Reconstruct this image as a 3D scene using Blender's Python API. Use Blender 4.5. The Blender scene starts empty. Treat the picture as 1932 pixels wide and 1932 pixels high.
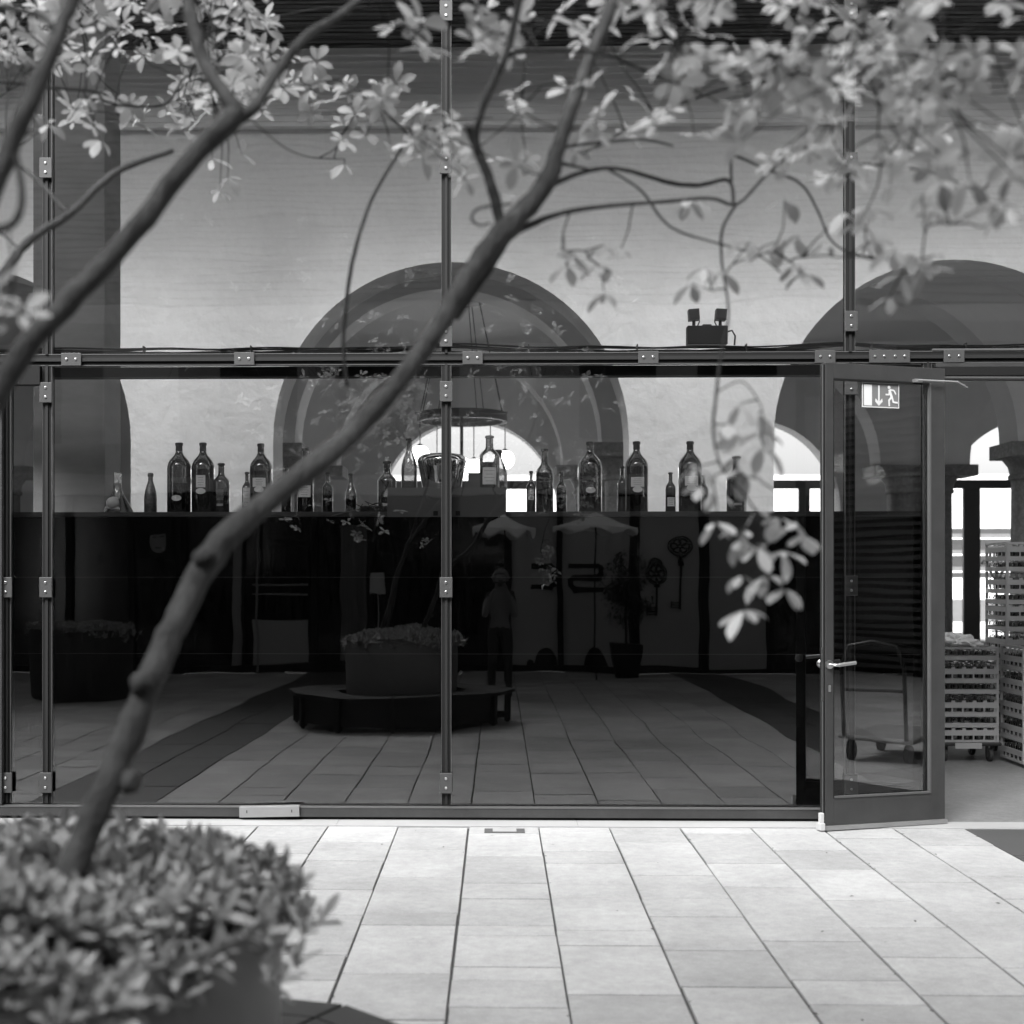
import bpy, bmesh, math, random
from mathutils import Vector, Matrix
R = math.radians
rnd = random.Random(7)
scene = bpy.context.scene
col = scene.collection

# ------------------------------------------------------------------ camera
F = 2545.0            # focal length in 1932-px units
CZ = 1.55             # eye height
D = 8.6               # distance to the glass
TH = 0.0224           # slight yaw to the left
PPX, PPY = 881.0, 1086.0
cd = bpy.data.cameras.new("Camera"); cam = bpy.data.objects.new("Camera", cd); col.objects.link(cam)
cam.location = (0, 0, CZ); cam.rotation_euler = (R(90), 0, TH)
cd.sensor_width = 36.0; cd.lens = 36.0 * F / 1932.0
cd.shift_x = (966 - PPX) / 1932.0; cd.shift_y = (PPY - 966) / 1932.0
cd.clip_start = 0.05; cd.clip_end = 1000
cd.dof.use_dof = True; cd.dof.focus_distance = 9.0; cd.dof.aperture_fstop = 2.3; cd.dof.aperture_blades = 9
scene.camera = cam
# ------------------------------------------------------------------ sky
w = bpy.data.worlds.new("World"); scene.world = w; w.use_nodes = True
nt = w.node_tree; nt.nodes.clear()
sky = nt.nodes.new('ShaderNodeTexSky'); sky.sky_type = 'NISHITA'; sky.sun_disc = False
SUN_EL, SUN_AZ = R(46), R(204)
sky.sun_elevation = SUN_EL; sky.sun_rotation = SUN_AZ; sky.dust_density = 4.0
bw = nt.nodes.new('ShaderNodeRGBToBW'); bg = nt.nodes.new('ShaderNodeBackground'); bg.inputs[1].default_value = 0.15
wo = nt.nodes.new('ShaderNodeOutputWorld')
nt.links.new(sky.outputs[0], bw.inputs[0]); nt.links.new(bw.outputs[0], bg.inputs[0]); nt.links.new(bg.outputs[0], wo.inputs[0])
sl = bpy.data.lights.new("Sun", 'SUN'); sl.energy = 3.2; sl.angle = R(32); sl.color = (1, 1, 1)
so = bpy.data.objects.new("Sun", sl); col.objects.link(so)
sdir = Vector((math.sin(SUN_AZ) * math.cos(SUN_EL), math.cos(SUN_AZ) * math.cos(SUN_EL), math.sin(SUN_EL)))
so.rotation_euler = sdir.to_track_quat('Z', 'Y').to_euler()
scene.view_settings.view_transform = 'Standard'; scene.view_settings.look = 'None'
scene.view_settings.exposure = 1.16; scene.view_settings.gamma = 1.0
scene.render.engine = 'CYCLES'
scene.cycles.transparent_max_bounces = 24; scene.cycles.max_bounces = 10

# ------------------------------------------------------------------ pixel helpers (1932 px frame of the photograph)
def pix(x, y, Y):
    xc = (x - PPX) / F; yc = (PPY - y) / F
    dx = -math.sin(TH) + xc * math.cos(TH); dy = math.cos(TH) + xc * math.sin(TH)
    t = Y / dy
    return Vector((dx * t, Y, CZ + yc * t))
def pX(x, Y): return pix(x, PPY, Y).x
def pZ(y, Y, x=938): return pix(x, y, Y).z
def mir(x, y, Y):      # a point seen in the glass, real depth Y
    p = pix(x, y - 14, 2 * D - Y); return Vector((p.x, Y, p.z))

# ------------------------------------------------------------------ materials
MATS = {}
def mat(name, v, rough=0.6, metal=0.0, noise=0.0, nscale=8.0, spec=0.5, bump=0.0, bscale=60.0, island=0.0, stretch=(1, 1, 1), grain=0.0):
    if name in MATS: return MATS[name]
    m = bpy.data.materials.new(name); m.use_nodes = True
    n = m.node_tree.nodes; l = m.node_tree.links; b = n['Principled BSDF']
    b.inputs['Roughness'].default_value = rough; b.inputs['Metallic'].default_value = metal
    b.inputs['Specular IOR Level'].default_value = spec
    b.inputs['Base Color'].default_value = (v, v, v, 1)
    tc = n.new('ShaderNodeTexCoord'); mp = n.new('ShaderNodeMapping'); mp.inputs['Scale'].default_value = stretch
    l.new(tc.outputs['Object'], mp.inputs['Vector'])
    if noise > 0 or island > 0:
        t = n.new('ShaderNodeTexNoise'); t.inputs['Scale'].default_value = nscale; t.inputs['Detail'].default_value = 7; t.inputs['Roughness'].default_value = 0.62
        l.new(mp.outputs[0], t.inputs['Vector'])
        mr = n.new('ShaderNodeMapRange'); mr.inputs[1].default_value = 0.28; mr.inputs[2].default_value = 0.72
        mr.inputs[3].default_value = v * (1 - noise); mr.inputs[4].default_value = v * (1 + noise)
        l.new(t.outputs['Fac'], mr.inputs[0]); src = mr.outputs[0]
        if island > 0:
            g = n.new('ShaderNodeNewGeometry'); m2 = n.new('ShaderNodeMapRange'); m2.inputs[3].default_value = 1 - island; m2.inputs[4].default_value = 1 + island
            l.new(g.outputs['Random Per Island'], m2.inputs[0])
            mu = n.new('ShaderNodeMath'); mu.operation = 'MULTIPLY'; l.new(src, mu.inputs[0]); l.new(m2.outputs[0], mu.inputs[1]); src = mu.outputs[0]
        if grain > 0:
            for gs, ga in ((160, grain), (17, grain * .7)):
                g2 = n.new('ShaderNodeTexNoise'); g2.inputs['Scale'].default_value = gs; g2.inputs['Detail'].default_value = 5; g2.inputs['Roughness'].default_value = .75
                l.new(tc.outputs['Object'], g2.inputs['Vector'])
                m3 = n.new('ShaderNodeMapRange'); m3.inputs[1].default_value = .3; m3.inputs[2].default_value = .7; m3.inputs[3].default_value = 1 - ga; m3.inputs[4].default_value = 1 + ga
                l.new(g2.outputs['Fac'], m3.inputs[0]); mu2 = n.new('ShaderNodeMath'); mu2.operation = 'MULTIPLY'; l.new(src, mu2.inputs[0]); l.new(m3.outputs[0], mu2.inputs[1]); src = mu2.outputs[0]
        cb = n.new('ShaderNodeCombineColor')
        for i in range(3): l.new(src, cb.inputs[i])
        l.new(cb.outputs[0], b.inputs['Base Color'])
    if bump > 0:
        t2 = n.new('ShaderNodeTexNoise'); t2.inputs['Scale'].default_value = bscale; t2.inputs['Detail'].default_value = 6
        l.new(mp.outputs[0], t2.inputs['Vector'])
        bp = n.new('ShaderNodeBump'); bp.inputs['Strength'].default_value = bump; bp.inputs['Distance'].default_value = 0.02
        l.new(t2.outputs['Fac'], bp.inputs['Height']); l.new(bp.outputs[0], b.inputs['Normal'])
    MATS[name] = m; return m
def glassmat(name, trans, mult, wav=0.0, rough=0.0, dust=0.0):
    m = bpy.data.materials.new(name); m.use_nodes = True; n = m.node_tree.nodes; l = m.node_tree.links; n.clear()
    o = n.new('ShaderNodeOutputMaterial'); tr = n.new('ShaderNodeBsdfTransparent'); tr.inputs[0].default_value = (trans, trans, trans, 1)
    gl = n.new('ShaderNodeBsdfGlossy'); gl.inputs['Roughness'].default_value = rough; gl.inputs[0].default_value = (1, 1, 1, 1)
    fr = n.new('ShaderNodeFresnel'); fr.inputs[0].default_value = 1.45
    mu = n.new('ShaderNodeMath'); mu.operation = 'MULTIPLY'; mu.inputs[1].default_value = mult; mu.use_clamp = True
    mx = n.new('ShaderNodeMixShader'); l.new(fr.outputs[0], mu.inputs[0]); l.new(mu.outputs[0], mx.inputs[0])
    l.new(tr.outputs[0], mx.inputs[1]); l.new(gl.outputs[0], mx.inputs[2]); last = mx
    tc = n.new('ShaderNodeTexCoord')
    if wav > 0:
        mp = n.new('ShaderNodeMapping'); mp.inputs['Scale'].default_value = (0.6, 1, 2.2)
        t = n.new('ShaderNodeTexNoise'); t.inputs['Scale'].default_value = 1.3; t.inputs['Detail'].default_value = 1.5
        l.new(tc.outputs['Object'], mp.inputs[0]); l.new(mp.outputs[0], t.inputs['Vector'])
        bp = n.new('ShaderNodeBump'); bp.inputs['Strength'].default_value = 1.0; bp.inputs['Distance'].default_value = wav
        l.new(t.outputs['Fac'], bp.inputs['Height']); l.new(bp.outputs[0], gl.inputs['Normal'])
    if dust > 0:
        df = n.new('ShaderNodeBsdfDiffuse'); df.inputs[0].default_value = (.6, .6, .6, 1)
        t = n.new('ShaderNodeTexNoise'); t.inputs['Scale'].default_value = 7; t.inputs['Detail'].default_value = 10; t.inputs['Roughness'].default_value = .8
        mp2 = n.new('ShaderNodeMapping'); mp2.inputs['Scale'].default_value = (2.5, 1, .5)
        l.new(tc.outputs['Object'], mp2.inputs[0]); l.new(mp2.outputs[0], t.inputs['Vector'])
        mr = n.new('ShaderNodeMapRange'); mr.inputs[1].default_value = .42; mr.inputs[2].default_value = .85; mr.inputs[3].default_value = 0; mr.inputs[4].default_value = dust
        l.new(t.outputs['Fac'], mr.inputs[0]); m2 = n.new('ShaderNodeMixShader'); l.new(mr.outputs[0], m2.inputs[0])
        l.new(mx.outputs[0], m2.inputs[1]); l.new(df.outputs[0], m2.inputs[2]); last = m2
    l.new(last.outputs[0], o.inputs[0]); MATS[name] = m; return m
def emit(name, s):
    m = bpy.data.materials.new(name); m.use_nodes = True; b = m.node_tree.nodes['Principled BSDF']
    b.inputs['Base Color'].default_value = (.8, .8, .8, 1); b.inputs['Emission Color'].default_value = (1, 1, 1, 1); b.inputs['Emission Strength'].default_value = s
    MATS[name] = m; return m
def leafmat(name, v, tr=0.35, rough=.45):
    m = bpy.data.materials.new(name); m.use_nodes = True; n = m.node_tree.nodes; l = m.node_tree.links; n.clear()
    o = n.new('ShaderNodeOutputMaterial'); b = n.new('ShaderNodeBsdfPrincipled'); b.inputs['Roughness'].default_value = rough
    t = n.new('ShaderNodeBsdfTranslucent'); mx = n.new('ShaderNodeMixShader'); mx.inputs[0].default_value = tr
    g = n.new('ShaderNodeNewGeometry'); mr = n.new('ShaderNodeMapRange'); mr.inputs[3].default_value = v * .65; mr.inputs[4].default_value = v * 1.35
    l.new(g.outputs['Random Per Island'], mr.inputs[0]); cb = n.new('ShaderNodeCombineColor')
    for i in range(3): l.new(mr.outputs[0], cb.inputs[i])
    l.new(cb.outputs[0], b.inputs['Base Color']); l.new(cb.outputs[0], t.inputs[0])
    l.new(b.outputs[0], mx.inputs[1]); l.new(t.outputs[0], mx.inputs[2]); l.new(mx.outputs[0], o.inputs[0]); MATS[name] = m; return m

mat('paving_stone', .295, .75, noise=.17, nscale=1.9, island=.14, grain=.2, bump=.06, bscale=70, stretch=(1, 1, 1))
mat('dark_stone', .045, .7, noise=.12, nscale=3.0, island=.08, bump=.1, bscale=90)
mat('joint', .05, .9, noise=.4, nscale=30)
mat('threshold_stone', .30, .6, noise=.1, nscale=4, stretch=(.3, 1, 1))
mat('frame_paint', .030, .42, noise=.2, nscale=5, grain=.1, bump=.03)
mat('frame_dark', .004, .6, spec=.25)
mat('cap_grey', .011, .6, spec=.3)
mat('frame_edge', .09, .45, metal=.3)
mat('clamp_metal', .05, .45, metal=.2, noise=.1)
mat('steel', .62, .28, metal=1.0)
mat('steel_matt', .30, .5, metal=.7, noise=.08, nscale=6)
mat('black_panel', .0015, .8, spec=.0)
mat('black_edge', .025, .5, noise=.2, nscale=10)
mat('black_plastic', .018, .45)
mat('rubber', .02, .7)
mat('plaster', .80, .9, noise=.07, nscale=1.6, bump=.9, bscale=7, grain=.05)
mat('hall_plaster', .82, .9, noise=.06, nscale=2, bump=.15, bscale=6)
mat('hall_plaster_light', .80, .9, noise=.05, nscale=2, bump=.15, bscale=6)
mat('granite', .24, .7, noise=.3, nscale=22, grain=.3, bump=.2, bscale=60)
mat('fascia', .82, .7, noise=.05, nscale=2, stretch=(.2, 1, 3))
mat('ceiling_slat', .035, .6, noise=.3, nscale=4)
mat('ceiling_black', .01, .9)
mat('concrete', .24, .8, noise=.15, nscale=2.5, bump=.1, stretch=(1, 1, 3))
mat('hall_floor', .15, .55, noise=.15, nscale=3, grain=.3)
mat('hall_ceiling', .85, .9)
mat('window_frame', .06, .5)
mat('bark', .045, .8, noise=.45, nscale=12, grain=.3, bump=.9, bscale=45, stretch=(1, 1, .35))
mat('twig_bark', .010, .8, noise=.2, nscale=20)
mat('pot_dark', .03, .6)
mat('pot', .17, .55, noise=.06, nscale=2)
mat('soil', .015, .95, noise=.4, nscale=40)
mat('bench_wood', .014, .6, noise=.25, nscale=5)
mat('white_crate', .31, .45)
mat('crate_inner', .10, .6)
mat('cloth', .75, .9, bump=.2, bscale=12)
mat('paper', .72, .8, noise=.04)
mat('print', .18, .8)
mat('sign_grey', .13, .4)
mat('sign_white', .5, .5)
mat('wine', .006, .3)
mat('capsule', .05, .45, metal=.3)
mat('capsule_light', .35, .4)
mat('foil', .14, .35, metal=.6, noise=.4, nscale=60, bump=.3)
mat('opp_frame', .004, .6, spec=.2)
mat('opp_wall', .20, .85, noise=.08)
mat('opp_light', .42, .85, noise=.05)
mat('opp_panel', .30, .5, noise=.06, nscale=1.2)
mat('opp_glass', .003, .12, spec=.5)
mat('opp_curtain', .10, .9, noise=.5, nscale=3, stretch=(8, 1, .1))
mat('louver', .07, .5, noise=.1)
mat('skin', .14, .55); mat('hair', .22, .8); mat('dark_cloth', .004, .9, noise=.2, nscale=20); mat('jeans', .03, .9, noise=.25, nscale=12)
mat('parasol', .80, .8)
mat('plaza', .62, .9, noise=.06)
mat('ground', .40, .9, noise=.1)
mat('ring_metal', .045, .5, noise=.3, nscale=40)
mat('box_grey', .07, .6, noise=.06)
emit('globe', 3.0)
leafmat('leaf', .47, .45)
leafmat('shrub_leaf', .27, .12, .35)
leafmat('olive_leaf', .03, .2)
glassmat('roof_glass', .95, 1.5)
glassmat('pane_glass', .95, 3.9, wav=.0012, dust=.002)
glassmat('door_glass', .90, 4.2, wav=.0008)
glassmat('bottle_glass', .24, 2.6, rough=.02)
glassmat('clear_glass', .85, 1.8, rough=.02)
glassmat('green_glass', .42, 2.4, rough=.02)
mat('chrome', .7, .06, metal=1.0)

# ------------------------------------------------------------------ mesh builder
class MB:
    def __init__(s): s.v = []; s.f = []; s.m = []; s.cur = 0
    def quad(s, *p):
        i = len(s.v); s.v += [tuple(q) for q in p]; s.f.append(tuple(range(i, i + len(p)))); s.m.append(s.cur)
    def box(s, x0, x1, y0, y1, z0, z1, M=None):
        i = len(s.v)
        c = [(x0, y0, z0), (x1, y0, z0), (x1, y1, z0), (x0, y1, z0), (x0, y0, z1), (x1, y0, z1), (x1, y1, z1), (x0, y1, z1)]
        if M is not None: c = [tuple(M @ Vector(q)) for q in c]
        s.v += c
        for f in ((0, 3, 2, 1), (4, 5, 6, 7), (0, 1, 5, 4), (1, 2, 6, 5), (2, 3, 7, 6), (3, 0, 4, 7)):
            s.f.append(tuple(i + k for k in f)); s.m.append(s.cur)
    def tube(s, pts, rad, n=8, cap=True):
        pts = [Vector(p) for p in pts]
        if not isinstance(rad, (list, tuple)): rad = [rad] * len(pts)
        rings = []; up = Vector((0, 0, 1)); prev = None
        for k, p in enumerate(pts):
            d = (pts[min(k + 1, len(pts) - 1)] - pts[max(k - 1, 0)])
            if d.length < 1e-9: d = Vector((0, 0, 1))
            d.normalize()
            if prev is None:
                a = d.orthogonal().normalized()
            else:
                a = (prev - d * prev.dot(d))
                a = a.normalized() if a.length > 1e-6 else d.orthogonal().normalized()
            prev = a; b = d.cross(a); i = len(s.v)
            for j in range(n):
                t = 2 * math.pi * j / n; s.v.append(tuple(p + (a * math.cos(t) + b * math.sin(t)) * rad[k]))
            rings.append(i)
        for k in range(len(rings) - 1):
            for j in range(n):
                s.f.append((rings[k] + j, rings[k] + (j + 1) % n, rings[k + 1] + (j + 1) % n, rings[k + 1] + j)); s.m.append(s.cur)
        if cap:
            s.f.append(tuple(rings[0] + j for j in reversed(range(n)))); s.m.append(s.cur)
            s.f.append(tuple(rings[-1] + j for j in range(n))); s.m.append(s.cur)
    def lathe(s, prof, c=(0, 0, 0), n=32, sy=1.0, closed=True):
        i0 = len(s.v); c = Vector(c)
        for r, z in prof:
            for j in range(n):
                t = 2 * math.pi * j / n; s.v.append((c.x + r * math.cos(t), c.y + r * math.sin(t) * sy, c.z + z))
        for k in range(len(prof) - 1):
            for j in range(n):
                s.f.append((i0 + k * n + j, i0 + k * n + (j + 1) % n, i0 + (k + 1) * n + (j + 1) % n, i0 + (k + 1) * n + j)); s.m.append(s.cur)
        if closed:
            s.f.append(tuple(i0 + j for j in reversed(range(n)))); s.m.append(s.cur)
            k = (len(prof) - 1) * n; s.f.append(tuple(i0 + k + j for j in range(n))); s.m.append(s.cur)
    def build(s, name, mats, parent=None, smooth=False, bevel=0.0, auto=True):
        me = bpy.data.meshes.new(name); me.from_pydata(s.v, [], s.f)
        if not isinstance(mats, (list, tuple)): mats = [mats]
        for m in mats: me.materials.append(MATS[m])
        if len(mats) > 1: me.polygons.foreach_set('material_index', s.m)
        if smooth:
            me.polygons.foreach_set('use_smooth', [True] * len(me.polygons))
            if auto: me.set_sharp_from_angle(angle=R(40))
        me.update(); o = bpy.data.objects.new(name, me); col.objects.link(o)
        if parent: o.parent = parent; o.matrix_parent_inverse = Matrix.Identity(4); 
        if bevel > 0:
            b = o.modifiers.new('bevel', 'BEVEL'); b.width = bevel; b.segments = 2; b.limit_method = 'ANGLE'
        return o
def tag(o, label=None, cat=None, group=None, kind=None):
    if label: o['label'] = label
    if cat: o['category'] = cat
    if group: o['group'] = group
    if kind: o['kind'] = kind
    return o
def thing(name, label, cat, group=None, loc=(0, 0, 0), rz=0):
    o = bpy.data.objects.new(name, None); col.objects.link(o); o.location = loc; o.rotation_euler = (0, 0, rz)
    o.empty_display_size = .1
    return tag(o, label, cat, group)
def struct(name, mb, m, **k): return tag(mb.build(name, m, **k), kind='structure')

# ------------------------------------------------------------------ ground
g = MB(); g.quad((-300, -300, -.06), (300, -300, -.06), (300, 300, -.06), (-300, 300, -.06)); struct('ground', g, 'ground')
PITCH, X0 = .4335, -.1765
pv = MB(); dk = MB(); rr = random.Random(3)
rows = {-1: [8.3, 7.6, 6.93, 6.2, 5.98, 5.25, 4.7, 4.1], 0: [8.09, 7.46, 6.80, 6.47, 5.98, 5.81, 5.34, 5.17, 4.84, 4.3],
        1: [7.6, 7.28, 6.55, 5.9, 5.66, 5.0, 4.5], 2: [7.85, 7.0, 6.5, 6.15, 5.6, 5.1, 4.6], 3: [8.15, 7.3, 6.75, 5.75, 5.2, 4.9]}
for k in range(-30, 31):
    xa = X0 + PITCH * k; xb = xa + PITCH
    dark = k in (-7, -6, 7, 8)
    ys = list(rows.get(k, []))
    y = 8.32; cur = [8.32]
    for q in ys: cur.append(q)
    y = cur[-1]
    while y > -5.4:
        y -= rr.choice([.33, .48, .50, .66, .66, .82]) * (1.0 if not dark else 1.6) + rr.uniform(-.02, .02); cur.append(y)
    T = dk if dark else pv
    for a, b in zip(cur[:-1], cur[1:]):
        jl = .002 + rr.random() * .0055; jr = .002 + rr.random() * .0055; h = rr.uniform(-.0012, .0012)
        x0, x1, y0, y1 = xa + jl, xb - jr, b + .005 + rr.random() * .011, a - .005
        t1, t2 = rr.uniform(-.0015, .0015), rr.uniform(-.0015, .0015)
        i = len(T.v); e = .0025
        T.v += [(x0, y0, -.03), (x1, y0 + t1, -.03), (x1, y1, -.03), (x0, y1 + t2, -.03),
                (x0, y0, h - e), (x1, y0 + t1, h - e), (x1, y1, h - e), (x0, y1 + t2, h - e),
                (x0 + e, y0 + e, h), (x1 - e, y0 + t1 + e, h), (x1 - e, y1 - e, h), (x0 + e, y1 + t2 - e, h)]
        for f in ((0, 1, 5, 4), (1, 2, 6, 5), (2, 3, 7, 6), (3, 0, 4, 7), (4, 5, 9, 8), (5, 6, 10, 9), (6, 7, 11, 10), (7, 4, 8, 11), (8, 9, 10, 11)):
            T.f.append(tuple(i + q for q in f)); T.m.append(0)
struct('courtyard_paving', pv, 'paving_stone'); struct('dark_paving_band', dk, 'dark_stone')
j = MB(); j.quad((-13.5, -5.6, -.012), (13.5, -5.6, -.012), (13.5, 8.4, -.012), (-13.5, 8.4, -.012)); struct('paving_bed', j, 'joint')
t = MB()
x = -13.0
while x < 13:
    t.box(x + .001, x + 1.499, 8.322, 8.535, -.03, .004); x += 1.5
struct('threshold', t, 'threshold_stone')
t = MB(); t.box(-13, 13, 8.54, 22.5, -.05, -.002); struct('hall_floor', t, 'hall_floor')
t = MB(); t.quad((-60, 22.6, -.03), (60, 22.6, -.03), (60, 90, -.03), (-60, 90, -.03)); struct('plaza', t, 'plaza')

rd = random.Random(8); db = MB()
for q in range(150):
    if rd.random() < .7: x = X0 + PITCH * rd.randint(-6, 7) + rd.uniform(-.012, .012); y = rd.uniform(2.5, 8.2)
    else: x, y = rd.uniform(-2, 3.6), rd.uniform(3.5, 8.2)
    a = rd.uniform(0, 3); l_ = rd.uniform(.003, .014); c_, s_ = math.cos(a) * l_, math.sin(a) * l_; h_ = rd.uniform(.002, .006)
    db.quad((x - c_, y - s_, .0015), (x + s_ * .4, y - c_ * .4, h_), (x + c_, y + s_, .002), (x - s_ * .4, y + c_ * .4, h_ * .6))
tag(db.build('fallen_debris', 'soil'), 'specks of dry leaf debris scattered along the paving joints', 'debris', kind='stuff')

# ------------------------------------------------------------------ glass facade
fac = thing('glass_facade', 'tall glazed facade with grey metal mullions and a cable-laden transom', 'glass facade', loc=(0, D, 0))
def fb(mb, name, m, **k):
    mb.v = [(a, b - D, c) for a, b, c in mb.v]; return mb.build(name, m, fac, **k)
def gY(z): return D + (z - 1.5) * .0028
ZT = pZ(677, D); ZTOP = 8.0
MX = {a: pX(a, D) for a in (15, 90, 842, 1603, 1749)}
def mullion(x, z0, z1, wpx=17):
    hw = wpx / 2 / 296; mb = MB(); mb.cur = 0
    mb.box(x - hw, x + hw, D - .010, D + .05, z0, z1)            # dark gasket body
    mb.cur = 1; mb.box(x - hw * .30, x + hw * .30, D - .022, D - .012, z0, z1)   # grey cap
    mb.cur = 2; mb.box(x + hw + .0005, x + hw + .003, D - .013, D + .02, z0, z1); mb.box(x - hw - .002, x - hw - .0005, D - .012, D + .01, z0, z1)
    fb(mb, 'mullion', ['frame_dark', 'cap_grey', 'frame_edge'])
for a in (90, 842, 1603): mullion(MX[a], .09, ZT - .035)
for a in (90, 842, 1603): mullion(MX[a], ZT + .035, ZTOP)
mullion(MX[1749], .02, ZT - .035, 14); mullion(MX[15], .09, ZT - .16, 12)
for xx in (-2 * 2.6 + MX[90] + 2.6, MX[1603] + 2.6, MX[90] - 5.2, MX[1603] + 5.2):
    mullion(xx, .09 if xx < 0 or xx > 5 else ZT + .035, ZTOP)
mb = MB(); mb.box(-11, 11, D - .012, D + .06, ZT - .033, ZT + .033); mb.cur = 1; mb.box(-11, 11, D - .03, D - .0135, ZT - .011, ZT + .011)
mb.cur = 2; mb.box(-11, 11, D - .015, D + .02, ZT + .0335, ZT + .038); mb.box(-11, 11, D - .015, D + .01, ZT - .038, ZT - .0335)
fb(mb, 'transom', ['frame_dark', 'cap_grey', 'frame_edge'])
mb = MB(); mb.box(-11, 11, D + .065, D + .16, ZT - .10, ZT - .035); fb(mb, 'inner_rail', ['frame_dark'])
mb = MB(); mb.box(-11, 11, D - .012, D + .06, ZT + 3.0, ZT + 3.06); fb(mb, 'transom', ['frame_dark'])
XD = MX[1749] + .03     # right of here the doorway opens
mb = MB(); mb.box(-11, XD - .03, 8.52, 8.66, .022, .078); mb.cur = 1; mb.box(-11, XD - .03, 8.515, 8.58, .0785, .084); mb.cur = 2; mb.box(-11, XD - .03, 8.545, 8.64, -.001, .0215)
fb(mb, 'sill', ['frame_paint', 'frame_edge', 'frame_dark'])
mb = MB(); mb.box(pX(-60, D), pX(14, D) - .012, D - .07, D + .03, .09, ZT - .17); fb(mb, 'door_post', ['frame_paint'])
mb = MB(); mb.box(pX(-60, D), MX[90] - .035, D - .05, D + .03, ZT - .16, ZT - .04); fb(mb, 'door_head', ['frame_dark'])
# door header on the right
z1, z0 = pZ(673, D), pZ(697, D)
mb = MB(); mb.box(XD + .01, 6.2, D - .05, D + .05, z0, ZT - .045); mb.cur = 1; mb.box(XD + .01, 6.2, D - .06, D + .03, z0 - .055, z0 - .002)
mb.cur = 2; mb.box(XD, 6.2, D - .02, D + .01, ZT + .040, ZT + .052)
fb(mb, 'door_header', ['frame_paint', 'frame_dark', 'frame_edge'])
mb = MB(); mb.tube([(MX[1749] + .02, D - .10, pZ(721, D)), (6.2, D - .10, pZ(728, D))], .014, 12); fb(mb, 'header_rod', 'black_plastic', smooth=True)
mb = MB(); mb.box(XD + 2.0, XD + 2.08, D - .05, D + .05, .0, z0 - .06); fb(mb, 'door_post', ['frame_paint'])
# clamps
def clamp(x, z, vert=True):
    a, b = (.040, .064) if vert else (.064, .040)
    mb = MB(); mb.box(x - a, x + a, D - .044, D - .030, z - b, z + b)
    mb.cur = 1
    for s in (-1, 1):
        cx, cz = (x, z + s * .030) if vert else (x + s * .030, z)
        mb.tube([(cx, D - .0445, cz), (cx, D - .050, cz)], .0085, 10)
    fb(mb, 'clamp_plate', ['clamp_metal', 'steel'], bevel=.0015)
for a, ys in ((90, (320, 607, 742, 1108, 1475)), (842, (25, 312, 637, 740, 1108, 1476)), (1603, (22, 310, 608, 727, 1105, 1478)), (15, (1108, 1475)), (1749, (727, 1107, 1478))):
    for yy in ys: clamp(MX[a], pix(a, yy, D).z)
for xx in (138, 463, 892, 1222, 1554, 1656, 1694, 1796): clamp(pX(xx, D), ZT, False)
# panes
prnd = random.Random(12)
def pane(x0, x1, z0, z1):
    mb = MB(); nx = 1
    yw = prnd.uniform(-.0007, .0007) * (x1 - x0); tl = prnd.uniform(-.0005, .0005) * (z1 - z0)
    mb.quad((x0, gY(z0), z0), (x1, gY(z0) + yw, z0), (x1, gY(z1) + yw + tl, z1), (x0, gY(z1) + tl, z1)); fb(mb, 'glass_pane', 'pane_glass')
xs = [MX[90] - 5.2, MX[90] - 2.6, MX[90], MX[842], MX[1603], MX[1603] + 2.6, MX[1603] + 5.2]
for a, b in zip(xs[:-1], xs[1:]):
    pane(a + .03, b - .03, ZT + .04, ZT + 2.99)
    pane(a + .03, b - .03, ZT + 3.07, ZTOP)
pane(xs[0] + .03, xs[1] - .03, .085, ZT - .04)
pane(MX[15] + .02, MX[90] - .03, .085, ZT - .165)
pane(MX[90] + .03, MX[842] - .03, .085, ZT - .04); pane(MX[842] + .03, MX[1603] - .03, .085, ZT - .04)
pane(MX[1603] + .03, MX[1749] - .025, .085, ZT - .04)
pane(xs[5] + .03, xs[6] - .03, .085, ZT - .04)
# things on the facade
mb = MB(); x0, x1 = pX(452, 8.5), pX(565, 8.5)
Ms = Matrix.Translation((x0, 8.5, .02)) @ Matrix.Rotation(R(-1.2), 4, 'Y')
mb.box(0, x1 - x0, -.006, .008, 0, .062, Ms); mb.box(0, x1 - x0, -.004, .045, .0625, .067, Ms)
mb.cur = 1
for q in (.045, .33): mb.box(q, q + .006, -.0075, -.0062, .027, .045, Ms)
tag(mb.build('cover_plate', ['steel_matt', 'black_plastic'], bevel=.001), 'loose folded metal cover plate leaning on the facade sill', 'cover plate')
mb = MB(); Y = 8.17; x0, x1 = pX(914, Y), pX(990, Y)
mb.box(x0, x1, 8.12, 8.24, 0, .006); mb.cur = 1; mb.box(x0 + .05, x1 - .05, 8.135, 8.225, .0062, .009)
tag(mb.build('floor_outlet', ['box_grey', 'threshold_stone'], bevel=.001), 'small flat metal floor outlet let into the paving by the sill', 'floor outlet')

# ------------------------------------------------------------------ open door
hY, lY = 8.47, 8.21
Ph = Vector((pX(1783, hY), hY, 0)); Pl = Vector((pX(1558, lY), lY, 0))
dw = (Ph - Pl).length; ang = math.atan2(Ph.y - Pl.y, Ph.x - Pl.x)
door = thing('glass_door', 'open glass door with grey metal frame, lever handle and exit sign', 'door', loc=Pl, rz=ang)
DZ = pZ(684, lY, 1550) ; DZ0 = .035; th = .065
sx = lambda px: (pX(px, 8.2 + (px - 1558) / 225 * .26) - Pl.x) / math.cos(ang)
gl0, gl1 = sx(1574), sx(1754); gz0, gz1 = .20, pZ(717, 8.3, 1650)
mb = MB()
mb.box(0, gl0, 0, th, DZ0, DZ); mb.box(gl1 + .012, dw, 0, th, DZ0, DZ)
mb.box(gl0, gl1 + .012, 0, th, DZ0, gz0); mb.box(gl0, gl1 + .012, 0, th, gz1, DZ)
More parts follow.
